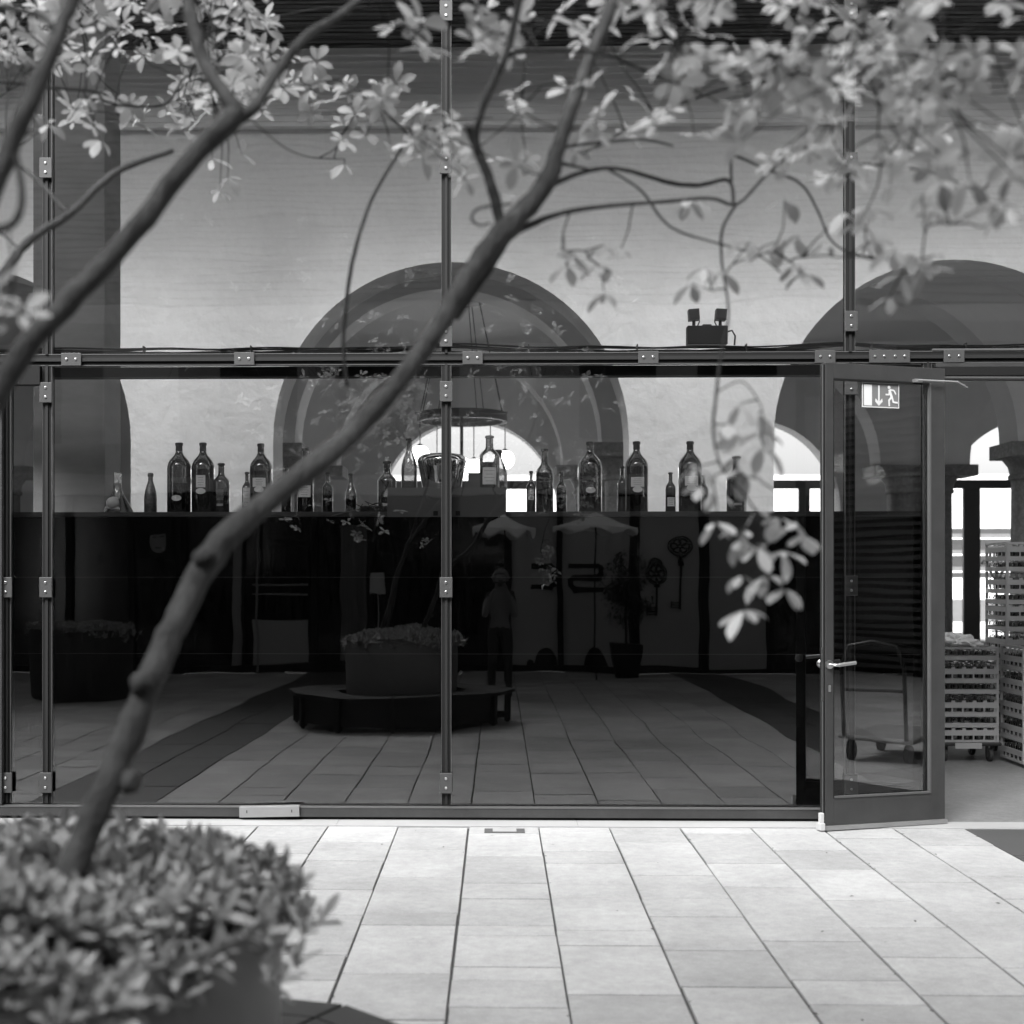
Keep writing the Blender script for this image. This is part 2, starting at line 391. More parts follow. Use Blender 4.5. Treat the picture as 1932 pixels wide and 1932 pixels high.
mb.build('door_frame', 'frame_paint', door, bevel=.002)
mb = MB(); mb.box(-.004, -.0005, .010, .022, DZ0, DZ - .01); mb.box(-.004, -.0005, .040, .052, DZ0, DZ - .01); mb.build('edge_gasket', 'frame_dark', door)
mb = MB(); mb.box(-.0045, -.0005, .024, .038, DZ0, DZ - .01); mb.build('edge_strip', 'frame_edge', door)
mb = MB(); mb.box(gl1, gl1 + .011, -.006, .02, gz0, gz1); mb.box(gl0, gl1, -.006, .015, gz0, gz0 + .012); mb.build('glazing_bead', 'frame_edge', door)
mb = MB(); mb.box(gl0 - .003, gl0, -.004, .004, gz0, gz1); mb.box(gl0, gl1, -.004, .01, gz1 - .012, gz1); mb.build('glazing_gasket', 'frame_dark', door)
mb = MB(); mb.quad((gl0, .03, gz0), (gl1 + .012, .03, gz0), (gl1 + .012, .03, gz1), (gl0, .03, gz1)); mb.build('door_pane', 'door_glass', door)
mb = MB(); mb.box(0, dw + .01, -.012, th, .008, .0345); mb.build('bottom_seal', 'steel_matt', door)
mb = MB(); mb.box(-.035, -.002, .0, .05, .006, .05); mb.box(-.028, -.002, .012, .04, .05, .11); mb.build('door_stop', 'opp_light', door, bevel=.003)
hz = pZ(1254, lY, 1560)
mb = MB(); hx = .024
mb.lathe([(.026, 0), (.026, .008), (.018, .010)], n=24)
mb.v = [(hx + a, -c, hz + b) for a, b, c in mb.v]
mb.tube([(hx, -.01, hz), (hx, -.05, hz), (hx + .012, -.058, hz), (hx + .03, -.058, hz)], .009, 12)
mb.tube([(hx + .03, -.058, hz), (hx + .145, -.058, hz + .012)], .0115, 12)
mb.build('door_handle', 'steel', door, smooth=True)
mb = MB(); mb.lathe([(.001, 0), (.021, .006), (.027, .022), (.021, .040), (.001, .045)], n=20); mb.v = [(.02 + a, th + c, hz + b) for a, b, c in mb.v]
mb.build('door_knob', 'steel', door, smooth=True)
mb = MB(); mb.box(hx - .008, hx + .008, -.01, 0, hz - .165, hz - .125); mb.build('lock_cylinder', 'steel', door, bevel=.004)
mb = MB(); mb.box(-.0065, -.0046, .018, .040, hz - .22, hz + .10); mb.build('lock_plate', 'steel', door)
# exit sign
sg0, sg1 = sx(1629), sx(1699); sz1 = pZ(719, 8.28, 1660); sh = .155; sw = sg1 - sg0
mb = MB(); mb.box(sg0, sg1, .012, .016, sz1 - sh, sz1); sgn = mb.build('exit_sign', 'sign_grey', door)
mb = MB(); y = .0105
def sgq(pts): mb.quad(*[(sg0 + u * sw, y, sz1 - sh + v * sh) for u, v in pts])
def seg(a, b, wd):
    a = Vector((a[0] * sw, a[1] * sh)); b = Vector((b[0] * sw, b[1] * sh)); d = (b - a).normalized(); nn = Vector((-d.y, d.x)) * wd / 2
    mb.quad(*[(sg0 + q.x, y, sz1 - sh + q.y) for q in (a - nn, b - nn, b + nn, a + nn)])
for u0, v0, u1, v1 in ((0, 0, 1, .035), (0, .965, 1, 1), (0, .035, .02, .965), (.98, .035, 1, .965), (.05, .07, .265, .9)): sgq([(u0, v0), (u1, v0), (u1, v1), (u0, v1)])
y = .0100
seg((.45, .88), (.45, .16), .011); sgq([(.36, .37), (.45, .21), (.45, .07), (.35, .24)]); sgq([(.54, .37), (.55, .24), (.45, .07), (.45, .21)])
hc = Vector((.725 * sw, .82 * sh))
mb.quad(*[(sg0 + hc.x + .0105 * math.cos(a), y, sz1 - sh + hc.y + .0105 * math.sin(a)) for a in [2 * math.pi * i / 14 for i in range(14)]])
for a, b, wd in (((.73, .73), (.80, .42), .017), ((.75, .73), (.86, .70), .010), ((.86, .70), (.91, .55), .009), ((.74, .70), (.72, .53), .010), ((.73, .53), (.63, .53), .010),
                 ((.79, .44), (.72, .30), .012), ((.72, .32), (.73, .07), .011), ((.80, .44), (.84, .24), .012), ((.82, .24), (.96, .22), .011)): seg(a, b, wd); y -= .00015
mb.build('exit_pictogram', 'sign_white', sgn)
# door closer arm
cl = MB(); zc = pZ(716, 8.35, 1730)
cl.box(sx(1722), sx(1736), -.03, 0, zc - .012, zc + .008); cl.tube([(sx(1727), -.03, zc), (sx(1800), -.035, zc + .0)], .006, 8)
cl.tube([(sx(1800), -.035, zc), (sx(1800) + .085, -.02, zc - .03)], .007, 8)
cl.build('closer_arm', 'steel_matt', door, smooth=True)

# ------------------------------------------------------------------ black back panel, shelf
bar = thing('bar_back', 'long black bar back wall behind the lower panes with a bottle shelf on top', 'bar')
SZ = pZ(967.5, 8.95)
xl, xr = -9.0, pX(1772, 8.8)
mb = MB(); mb.box(xl, xr, 8.80, 9.10, 0, SZ - .032); mb.build('panel', 'black_panel', bar)
for yy in (1089, 1234): mb = MB(); zz = pZ(yy, 8.797); mb.box(xl, xr, 8.797, 8.7995, zz - .0015, zz + .0015); mb.build('panel_seam', 'black_edge', bar)
mb = MB(); mb.box(xl, xr + .01, 8.78, 9.2, SZ - .031, SZ); mb.build('shelf', 'black_edge', bar, bevel=.002)

# ------------------------------------------------------------------ bottles
def arc_label(mb, cx, cy, r, z0, z1, half, n=10, oval=False):
    i0 = len(mb.v)
    if oval:
        zc = (z0 + z1) / 2; hh = (z1 - z0) / 2; N = 22
        ring = []
        for k in range(N):
            t = 2 * math.pi * k / N; a = -math.pi / 2 + half / r * math.cos(t)
            ring.append((cx + r * math.cos(a), cy + r * math.sin(a), zc + hh * math.sin(t)))
        for k in range(N):
            mb.quad((cx, cy - r - .0006, zc), ring[k], ring[(k + 1) % N])
        return
    for k in range(n + 1):
        a = -math.pi / 2 + (half / r) * (2 * k / n - 1)
        for z in (z0, z1): mb.v.append((cx + r * math.cos(a), cy + r * math.sin(a), z))
    for k in range(n):
        mb.f.append((i0 + 2 * k, i0 + 2 * k + 2, i0 + 2 * k + 3, i0 + 2 * k + 1)); mb.m.append(mb.cur)
PROF = {
 'big': [(.86, 0), (.97, .008), (1, .03), (1, .62), (.985, .66), (.93, .70), (.80, .745), (.60, .785), (.42, .82), (.32, .85), (.275, .885), (.26, .955), (.30, .957), (.31, .975), (.30, .995), (.22, 1)],
 'bordeaux': [(.9, 0), (1, .02), (1, .60), (.97, .635), (.86, .675), (.64, .715), (.45, .75), (.38, .79), (.36, .955), (.42, .957), (.42, .99), (.3, 1)],
 'champagne': [(.9, 0), (1, .02), (1, .32), (.97, .42), (.86, .54), (.66, .66), (.47, .75), (.36, .82), (.33, .90), (.42, .905), (.43, .97), (.36, .995), (.1, 1)],
 'burgundy': [(.9, 0), (1, .02), (1, .40), (.95, .48), (.80, .58), (.58, .67), (.42, .74), (.35, .80), (.33, .955), (.40, .957), (.40, .99), (.3, 1)]}
BOT = thing  # alias
def bottle(x, w, top, kind, label, glass='bottle_glass', fill=.5, rect=None, oval=None, cap='capsule', Y=8.95, base=967.5, bz=None, name='wine_bottle', foil=False, light=False):
    bz = SZ if bz is None else bz
    s = Y / F; cx = pX(x, Y); r = w / 2 * s; h = pZ(top, Y) - bz
    t = thing(name, label, 'bottle', 'bottles on the shelf above the black panel', loc=(cx, Y, bz))
    P = [(a * r, b * h) for a, b in PROF[kind]]
    mb = MB(); mb.lathe(P, n=32); mb.build('glass_body', 'foil' if foil else glass, t, smooth=True)
    if not foil and fill > 0:
        mb = MB(); L = [(a * .93 * r, max(b * h, .004)) for a, b in PROF[kind] if b < fill]; L.append((L[-1][0], fill * h)); mb.lathe(L, n=24); mb.build('wine', 'wine', t, smooth=True)
    ck = {'big': .875, 'bordeaux': .80, 'champagne': .80, 'burgundy': .82}[kind]
    mb = MB(); L = [(a * r * 1.04 + .0006, b * h + (.0008 if b == 1 else 0)) for a, b in PROF[kind] if b >= ck]; mb.lathe(L, n=24); mb.build('neck_capsule', cap, t, smooth=True)
    if rect:
        ya, yb, hw = rect; mb = MB(); arc_label(mb, 0, 0, r * 1.012 + .0006, pZ(yb, Y) - bz, pZ(ya, Y) - bz, hw * s)
        lo = mb.build('label', 'paper', t, smooth=True)
        z0, z1 = pZ(yb, Y) - bz, pZ(ya, Y) - bz; m2 = MB(); rr_ = r * 1.012 + .0011; n = 4
        for q in range(n):
            zz = z1 - (z1 - z0) * (.2 + .6 * q / (n - 1)); hwq = hw * s * (.45 + .3 * rnd.random()); arc_label(m2, 0, 0, rr_, zz - .0012, zz + .0012, hwq, 6)
        m2.build('label_text', 'print', lo)
    if oval:
        mb = MB(); arc_label(mb, 0, 0, r * 1.012 + .0008, pZ(oval + 5.5, Y) - bz, pZ(oval - 5.5, Y) - bz, 9.5 * s, oval=True); mb.build('seal_label', 'paper', t, smooth=True)
    return t
bottle(284, 24, 891, 'champagne', 'champagne bottle with a foil neck, leftmost bottle on the shelf', foil=True, cap='foil')
bottle(338, 45, 834, 'big', 'very large dark bottle with one low oval seal, left of a twin bottle', fill=.42, oval=940)
bottle(383, 43, 834, 'big', 'very large dark bottle with narrow upright label over an oval seal', fill=.62, rect=(897, 920, 9), oval=927)
bottle(417.6, 31, 873, 'bordeaux', 'medium dark bottle with printed white text right of the upright-label bottle', fill=.35)
bottle(466, 19, 890, 'bordeaux', 'small bottle with pale lower label half hidden behind a large bottle', fill=.2, rect=(920, 955, 7), Y=9.02)
bottle(492, 42, 836, 'big', 'very large bottle with wide label and oval seal beside the leaning trunk', fill=.6, rect=(902, 919, 13), oval=924)
bottle(540, 19, 879, 'bordeaux', 'slim dark bottle almost hidden behind the leaning trunk', fill=.3)
bottle(576, 31, 845, 'bordeaux', 'tall square-shouldered bottle with a broad pale label under the trunk', fill=.45, rect=(916, 938, 13))
bottle(618, 20, 891, 'bordeaux', 'small dark bottle standing alone right of the broad-label bottle', fill=.4)
bottle(662, 22, 893, 'burgundy', 'small translucent sloping bottle left of the tangled power strip', glass='green_glass', fill=.35)
b11 = bottle(730, 36, 870, 'bordeaux', 'dark bottle with a cork in its neck at the left end of the grey box', fill=.3, rect=(950, 962, 8))
mb = MB(); s = 8.95 / F; mb.lathe([(3.5 * s, 0), (4 * s, 7 * s)], n=12); mb.v = [(a, b, c + pZ(870, 8.95) - SZ) for a, b, c in mb.v]; mb.build('cork', 'paper', b11)
# plinth box
ZB = pZ(923.5, 8.95); px0, px1 = pX(732, 8.80), pX(955, 8.80)
bx = thing('grey_box', 'long low grey box standing on the shelf under the chrome bucket', 'box', loc=((px0 + px1) / 2, 8.75, SZ - .01))
mb = MB(); hw = (px1 - px0) / 2; z0 = pZ(974.6, 8.7) - SZ + .01; mb.box(-hw, hw, -.005, .36, .011, ZB - SZ + .01); mb.build('box_body', 'box_grey', bx, bevel=.003)
mb = MB(); mb.box(-hw, hw, -.008, -.0055, z0, ZB - SZ + .01); mb.build('front_board', 'box_grey', bx)
for q in (822, 864):
    xq = pX(q, 8.75) - (px0 + px1) / 2; mb = MB(); mb.box(xq - .015, xq + .015, -.011, -.0085, z0 + .008, z0 + .038); mb.build('foot_block', 'frame_dark', bx)
bottle(772, 30, 827, 'burgundy', 'tall sloping bottle standing on the grey box left of the chrome bucket', glass='green_glass', fill=0, bz=ZB)
bottle(923.5, 38, 822, 'bordeaux', 'bottle with light neck and big square label on the grey box', glass='green_glass', fill=.5, rect=(883, 915, 14), cap='capsule_light', bz=ZB)
bottle(940, 34, 848.6, 'champagne', 'sparkling wine bottle half hidden behind the square-label bottle', glass='green_glass', fill=0, bz=ZB, Y=9.06)
# chrome bucket
cx = pX(833.5, 8.95); s = 8.95 / F; bk = thing('wine_bucket', 'glossy chrome wine bucket turned upside down on the grey box', 'bucket', loc=(cx, 8.95, ZB))
h = pZ(856.5, 8.95) - ZB
mb = MB(); mb.lathe([(36 * s, 0), (37 * s, .03 * h), (40 * s, .3 * h), (43.5 * s, .6 * h), (46 * s, .78 * h), (45.5 * s, .86 * h), (42 * s, .93 * h), (36 * s, .98 * h), (28 * s, h), (1 * s, h + .001)], n=48); mb.build('bucket_body', 'chrome', bk, smooth=True)
for k in (-1, 1):
    mb = MB(); mb.tube([(k * 44 * s, 0, .62 * h), (k * 50 * s, 0, .66 * h), (k * 50 * s, 0, .76 * h), (k * 45 * s, 0, .80 * h)], .0035, 8); mb.build('bucket_handle', 'chrome', bk, smooth=True)
bxx = pX(894.5, 8.97); mb = MB(); hw = 11 * s; mb.box(bxx - hw, bxx + hw, 8.93, 9.0, ZB, pZ(893.6, 8.93)); mb.box(bxx - hw - .002, bxx + hw + .002, 8.928, 9.002, pZ(893.6, 8.93) + .0005, pZ(893.6, 8.93) + .006)
tag(mb.build('small_carton', 'box_grey', bevel=.001), 'small dark carton on the grey box between bucket and labelled bottle', 'box')
bottle(1002, 17, 889, 'bordeaux', 'small bottle with two low labels against the bright arched window', fill=.3, rect=(938, 943, 5))
bottle(1027.5, 33, 847, 'bordeaux', 'tall plain square-shouldered bottle against the bright window', fill=.62, glass='green_glass')
bottle(1059, 19, 890.7, 'bordeaux', 'small plain bottle right of the tall bottle at the bright window', fill=.5)
bottle(1113, 45, 834, 'big', 'very large bottle with only an oval seal, right of the bright window', fill=.55, oval=926)
bottle(1174, 19, 880, 'bordeaux', 'small bottle tucked behind a large labelled bottle at the pier edge', fill=.4, Y=9.04)
bottle(1201, 44, 833.5, 'big', 'very large labelled bottle in front of the white pier', fill=.64, rect=(902, 920, 13), oval=925)
bottle(1265, 19.5, 892, 'bordeaux', 'small bottle with a square picture label on the white pier background', fill=.6, rect=(939, 956, 7.5))
bottle(1302, 44, 833.5, 'big', 'very large labelled bottle partly behind the hanging leaves', fill=.6, rect=(900, 918, 13), oval=922)
bottle(1328, 17, 897, 'bordeaux', 'small bottle peeking out behind the leaf-covered large bottle', fill=.4, Y=9.04)
bottle(1389.5, 38, 862, 'bordeaux', 'dark bottle with printed text, rightmost on the shelf behind leaves', fill=.55, rect=None)
for o_ in list(col.objects):
    if o_.name.startswith('wine_bottle') and o_.get('label', '').find('printed') >= 0:
        r_ = (31 if o_.location.x < 0 else 38) / 2 * s; mb = MB()
        for q in range(9):
            zz = .085 + q * .008; arc_label(mb, 0, 0, r_ * 1.02 + .001, zz, zz + .0022, r_ * (.35 + .2 * rnd.random()), 5)
        arc_label(mb, 0, 0, r_ * 1.02 + .001, .045, .06, r_ * .4, 5); mb.build('printed_text', 'capsule_light', o_)
# decanter with paper, clip lamp, power strip
cx = pX(222, 8.98); dc = thing('glass_decanter', 'conical clear glass decanter stuffed with crumpled paper at the far left', 'decanter', loc=(cx, 8.98, SZ))
mb = MB(); mb.lathe([(30 * s, 0), (31 * s, .008), (24 * s, .05), (14 * s, .11), (8 * s, .16), (7.5 * s, .20)], n=28); mb.build('glass_body', 'clear_glass', dc, smooth=True)
mb = MB(); rp = random.Random(5); i0 = 0
for k in range(9):
    for q in range(6):
        u = q / 5 - .5; z = .10 + k * .0205; wd = (.03 + .024 * k / 8); mb.v.append((u * wd + .004 * k / 8 + rp.uniform(-.002, .002), -.01 * abs(u) + rp.uniform(-.006, .006), z + rp.uniform(-.003, .003) + (.012 * (.5 - u) if k == 8 else 0)))
for k in range(8):
    for q in range(5): a = k * 6 + q; mb.f.append((a, a + 1, a + 7, a + 6)); mb.m.append(0)
mb.build('paper_wrap', 'paper', dc)
cx = pX(212, 8.82); lp = thing('clip_lamp', 'small white clip lamp with a round head lying on the shelf edge', 'lamp', loc=(cx, 8.86, SZ))
mb = MB(); mb.lathe([(.001, -.045), (.022, -.04), (.038, -.022), (.043, 0), (.040, .018), (.030, .034), (.026, .034), (.03, .015), (.001, .0)], n=24)
Mr = Matrix.Translation((0, -.02, .062)) @ Matrix.Rotation(R(75), 4, 'Y') @ Matrix.Rotation(R(-25), 4, 'X'); mb.v = [tuple(Mr @ Vector(q)) for q in mb.v]; mb.build('lamp_head', 'sign_white', lp, smooth=True)
mb = MB(); mb.tube([(-.05, -.03, .0), (-.045, -.03, .03), (-.01, -.035, .032), (.045, -.03, .024)], .009, 8); mb.build('lamp_clip', 'sign_white', lp, smooth=True)
mb = MB(); mb.tube([(-.05, -.075, -.02), (-.03, -.085, .005), (.0, -.09, .012), (.05, -.085, .002), (.12, -.08, -.026)], .0025, 6); mb.build('lamp_cable', 'black_plastic', lp, smooth=True)
cx = pX(705, 8.84); ps = thing('power_strip', 'dark power strip with tangled cables lying on the shelf', 'power strip', loc=(cx, 8.86, SZ))
mb = MB(); mb.box(-.09, .09, -.03, .03, 0, .04); mb.build('strip_body', 'black_plastic', ps, bevel=.006)
for k in range(3):
    mb = MB(); mb.tube([(-.05 + k * .05, -.031, .022), (-.05 + k * .05, -.05, .022)], .019, 14); mb.build('plug', 'black_plastic', ps, smooth=True)
rp = random.Random(11)
for k in range(5):
    pts = []; a0 = rp.uniform(0, 6)
    for q in range(14): t_ = q / 13; pts.append((-.09 + .19 * t_ + .05 * math.sin(a0 + 7 * t_ + k), -.055 + .012 * math.cos(9 * t_ + k), .035 + .045 * math.sin(a0 + 5.5 * t_) * (1 - .5 * t_)))
    mb = MB(); mb.tube(pts, .0028, 6); mb.build('cable', 'black_plastic', ps, smooth=True)
mb = MB(); mb.tube([(-.08, -.05, .02), (-.14, -.08, .005), (-.2, -.088, -.008), (-.27, -.09, -.03)], .003, 6); mb.build('cable', 'frame_edge', ps, smooth=True)
cb = MB(); cxx = pX(480, 8.8)
cb.tube([(cxx - .10, 8.772, SZ - .03), (cxx - .07, 8.77, SZ + .003), (cxx, 8.768, SZ + .006), (cxx + .12, 8.775, SZ + .0)], .003, 6)
tag(cb.build('loose_cable', 'black_plastic', smooth=True), 'short thin cable looped over the shelf edge beside the trunk', 'cable')

# twin flood light + cable bundle behind the glass
YB = 8.74
fx0, fx1 = pX(1296, YB), pX(1372, YB); fz0, fz1 = pZ(652, YB), pZ(617, YB)
fl = thing('emergency_light', 'black twin-head emergency light box standing on the transom', 'emergency light', loc=((fx0 + fx1) / 2, YB, fz0)); hw = (fx1 - fx0) / 2
mb = MB(); mb.box(-hw, hw, -.03, .05, 0, fz1 - fz0); mb.box(-.03, .03, -.01, .02, fz1 - fz0 + .0005, fz1 - fz0 + .012); mb.build('battery_box', 'black_plastic', fl, bevel=.006)
for sg in (-1, 1):
    mb = MB(); Mh = Matrix.Translation((sg * .087, .0, fz1 - fz0 + .07)) @ Matrix.Rotation(R(sg * 4), 4, 'Y'); mb.box(-.034, .034, -.04, .03, -.035, .036, Mh); mb.box(-.028, .028, -.046, -.0405, -.028, .028, Mh); hd = mb.build('lamp_head', 'black_plastic', fl, bevel=.008)
    mb = MB(); mb.tube([(sg * .085, 0, fz1 - fz0), (sg * .085, 0, fz1 - fz0 + .036)], .011, 10); mb.tube([(sg * .062, 0, fz1 - fz0), (sg * .048, 0, fz1 - fz0 + .03), (sg * .055, 0, fz1 - fz0 + .06), (sg * .08, 0.01, fz1 - fz0 + .05)], .004, 6); mb.build('lamp_arm', 'black_plastic', hd, smooth=True)
mb = MB(); mb.tube([(hw - .01, .02, .085), (hw + .035, .02, .095), (hw + .055, .02, .06), (hw + .05, .02, .0)], .006, 8); mb.build('cable', 'black_plastic', fl, smooth=True)
rp = random.Random(2)
cbs = thing('cable_bundle', 'bundle of dark cables running along the transom behind the glass', 'cables', loc=(0, 8.72, pZ(664, 8.72)))
for k in range(9):
    pts = []; ph = rp.uniform(0, 6); a = rp.uniform(.004, .014); zb = rp.uniform(-.012, .03)
    for q in range(90):
        xx = -4.2 + q * .1; up = 0
        for mxx in (MX[842], MX[1603]):
            up += .055 * math.exp(-((xx - mxx) / .28) ** 2) * (k / 9)
        pts.append((xx, rp.uniform(-.004, .004) + .003 * k, zb + a * math.sin(xx * 2.1 + ph) + .004 * math.sin(xx * 9 + ph * 2) + up))
    mb = MB(); mb.tube(pts, .0045 + .002 * rp.random(), 6); mb.build('cable', 'black_plastic', cbs, smooth=True)
mb = MB()
for xx in (-2.3, -1.6, -1.0, .2, .9, 1.6, 2.4, 3.0): mb.box(xx, xx + .006, -.02, .04, -.02, .045)
mb.build('cable_tie', 'frame_edge', cbs)

# ------------------------------------------------------------------ hall interior
def arch_wall(name, Y, thk, centres, r, cz, top, x0, x1, m, label, cat, zbot=0, jamb=None):
    """solid wall with round-arched openings; spans x0..x1"""
    mb = MB(); N = 36
    cs = sorted(centres); edges = []
    prev = x0
    def solid(a, b, z0, z1):
        mb.box(a, b, Y, Y + thk, z0, z1)
    for c in cs:
        if c - r > prev: solid(prev, c - r, zbot, top)
        prev = c + r
        ang_ = [math.pi - math.pi * k / N for k in range(N + 1)]
        P = [(c + r * math.cos(a), cz + r * math.sin(a)) for a in ang_]
        for (xa, za), (xb, zb) in zip(P[:-1], P[1:]):
            mb.quad((xa, Y, za), (xb, Y, zb), (xb, Y, top), (xa, Y, top))
            mb.quad((xb, Y + thk, zb), (xa, Y + thk, za), (xa, Y + thk, top), (xb, Y + thk, top))
            mb.quad((xa, Y, za), (xa, Y + thk, za), (xb, Y + thk, zb), (xb, Y, zb))
        mb.quad((c - r, Y, top), (c + r, Y, top), (c + r, Y + thk, top), (c - r, Y + thk, top))
    if prev < x1: solid(prev, x1, zbot, top)
    o = mb.build(name, m, smooth=False); tag(o, label, cat); return o
YW = 12.4
cA = pX(850, YW); cB = pX(1800, YW); sp = cB - cA; rW = 336 * YW / F; zW = pZ(830, YW)
arch_wall('arcade_wall', YW, .55, [cA - 2 * sp, cA - sp, cA, cB, cB + sp], rW, zW, 6.43, -10.5, 12.5, 'plaster', 'white plastered wall with wide round arches behind the glass', 'arcade wall')
Y2 = 15.0; c2 = pX(845, Y2); r2 = 290 * Y2 / F; z2 = pZ(835, Y2)
Y3 = 19.6; c3 = pX(848, Y3); r3 = 214 * Y3 / F; z3 = pZ(878, Y3)
S2 = pX(1626, Y2) - c2
def pier_row(Y, thk, c, r, cz, top, label, mtop, slim=1.0):
    th_ = thing('arcade', label, 'arcade', loc=(0, Y, 0))
    cs = [c + k * S2 for k in (-2, -1, 0, 1, 2)]
    o = arch_wall('arch_wall', 0, thk, cs, r, 0, top - cz, -10.5, 12.5, mtop, None, None, zbot=.002)
    o.parent = th_; o.location = (0, 0, cz)
    for k in ('label', 'category'):
        if k in o: del o[k]
    # piers: shaft + capital
    hw = S2 / 2 - r
    for k in range(len(cs) - 1):
        xc = (cs[k] + cs[k + 1]) / 2
        mb = MB(); n = 28
        for (z, sc) in ((0, 1.04), (.25, 1.04), (.27, .93), (cz - .42, .90), (cz - .40, .96), (cz - .36, .96), (cz - .34, .93), (cz - .26, .96), (cz - .17, 1.08), (cz - .165, 1.15)):
            for q in range(n):
                t_ = 2 * math.pi * q / n; ex = .6
                u = math.copysign(abs(math.cos(t_)) ** ex, math.cos(t_)); v_ = math.copysign(abs(math.sin(t_)) ** ex, math.sin(t_))
                mb.v.append((xc + u * hw * sc * slim, thk / 2 + v_ * (thk / 2) * sc, z))
        for a in range(9):
            for q in range(n): mb.f.append((a * n + q, a * n + (q + 1) % n, (a + 1) * n + (q + 1) % n, (a + 1) * n + q)); mb.m.append(0)
        mb.build('column_shaft', 'granite', th_, smooth=True)
        mb = MB(); mb.box(xc - hw * 1.16, xc + hw * 1.16, -.07, thk + .07, cz - .164, cz - .002); mb.build('capital', 'granite', th_, bevel=.01)
pier_row(Y2, .55, c2, r2, z2, 5.35, 'middle row of stone columns with plastered arches behind the white wall', 'hall_plaster_light')
pier_row(Y3, .55, c3, r3, z3, 4.98, 'rear row of stone columns with plastered arches near the bright windows', 'hall_plaster_light', .78)
Yb = 22.0; cb_ = pX(885, Yb); rb = 167 * Yb / F; zb = pZ(960, Yb)
arch_wall('back_wall', Yb, .45, [cb_ + k * S2 for k in (0, 1, 2)], rb, zb, 5.0, -10.5, 12.5, 'hall_plaster', 'far hall wall with bright arched windows', 'back wall')
# windows in the back wall
for k in (0, 1, 2):
    c = cb_ + k * S2; wt = thing('arched_window', {0: 'bright arched window seen behind the ring chandelier', 1: 'bright arched window seen beside the hanging leaves', 2: 'bright arched window seen through the open doorway', -1: 'arched window hidden behind the leaning trunk side pier', -2: 'arched window at the far left end of the hall'}[k], 'window', 'arched windows of the far hall wall', loc=(c, Yb + .2, 0))
    mb = MB(); zt = pZ(905, Yb)
    mb.box(-rb, rb, 0, .07, zt - .14, zt)
    mb.box(-1.08, -.81, .0, .07, 0, zt - .141)
    if k: mb.box(.82, 1.0, .0, .07, 0, zt - .141)
    mb.box(-.80, .81, .0, .07, .0, .35)
    mb.build('window_frame', 'window_frame', wt)
# ceilings / closing walls (setting)
mb = MB(); mb.box(-11, 13, 12.96, Y2 + .55, 5.30, 5.4); mb.box(-11, 13, Y2 + .551, Yb, 4.93, 5.03); struct('hall_ceiling', mb, 'hall_ceiling')
mb = MB(); mb.box(-11.3, 13.3, 11.0, 22.7, 6.62, 6.9); mb.box(-11.3, 13.3, 11.02, 12.4, 6.45, 6.5); mb.box(-11.3, 13.3, 8.5, 8.72, 7.98, 8.1); mb.box(-11.3, 13.3, 10.9, 10.99, 6.45, 8.1); struct('roof', mb, 'ceiling_black')
sk = thing('skylight', 'glazed roof strip above the passage behind the facade', 'skylight', loc=(0, 9.8, 8.0))
mb = MB(); mb.quad((-11, -1.08, 0), (13, -1.08, 0), (13, 1.1, 0), (-11, 1.1, 0)); mb.build('roof_pane', 'roof_glass', sk)
for k in range(10): mb = MB(); mb.box(-11 + 2.6 * k, -10.94 + 2.6 * k, -1.08, 1.1, .01, .09); mb.build('rafter', 'frame_dark', sk)
sl_ = MB(); y = 11.02
while y < 12.3: sl_.box(-11, 13, y, y + .055, 6.37, 6.44); y += .085
struct('slatted_ceiling', sl_, 'ceiling_slat')
mb = MB(); mb.box(-11.3, -11.0, 8.62, 22.5, 0, 6.6); mb.box(13.0, 13.3, 8.62, 22.5, 0, 6.6); mb.box(-11, 13, 12.95, 12.99, 5.41, 6.6); struct('hall_side_wall', mb, 'hall_plaster')
mb = MB(); za, zb_ = pZ(235, 12.3), pZ(85, 12.3)
mb.box(-10.9, 12.9, 12.30, 12.395, za, zb_)
z = za + .04
while z < zb_ - .03: mb.box(-10.9, 12.9, 12.288, 12.2995, z, z + .02); z += .06
tag(mb.build('fascia_beam', 'fascia'), 'grey ribbed fascia beam along the top of the white wall', 'beam')
mb = MB(); mb.box(pX(62, 9.4), pX(198, 9.4), 9.4, 9.8, 0, 6.4); tag(mb.build('concrete_pillar', 'concrete', bevel=.01), 'dark concrete pillar rising behind the glass at the far left', 'pillar')
# chandelier
YC = 16.6; zc = pZ(788, YC); cxx = pX(872, YC); rc = 85 * YC / F; sc = YC / F
ch = thing('ring_chandelier', 'dark ring chandelier with glowing glass globes hung on cords', 'chandelier', loc=(cxx, YC, zc))
mb = MB(); ro, ri = rc, rc - .05; mb.lathe([(ro, -.055), (ro, .055), (ri, .055), (ri, -.055), (ro, -.055)], n=64, closed=False); mb.build('ring', 'ring_metal', ch, smooth=True)
ztop = 4.93 - zc
for a in (200, 240, 290, 335, 20, 60, 120, 160):
    mb = MB(); p = (rc * .97 * math.cos(R(a)), rc * .97 * math.sin(R(a)), .05); mb.tube([p, (p[0] * .42, p[1] * .42, ztop)], .006, 6); mb.build('suspension_cord', 'black_plastic', ch, smooth=True)
mb = MB(); mb.lathe([(.26, ztop - .03), (.26, ztop)], n=32); mb.build('ceiling_rose', 'black_plastic', ch, smooth=True)
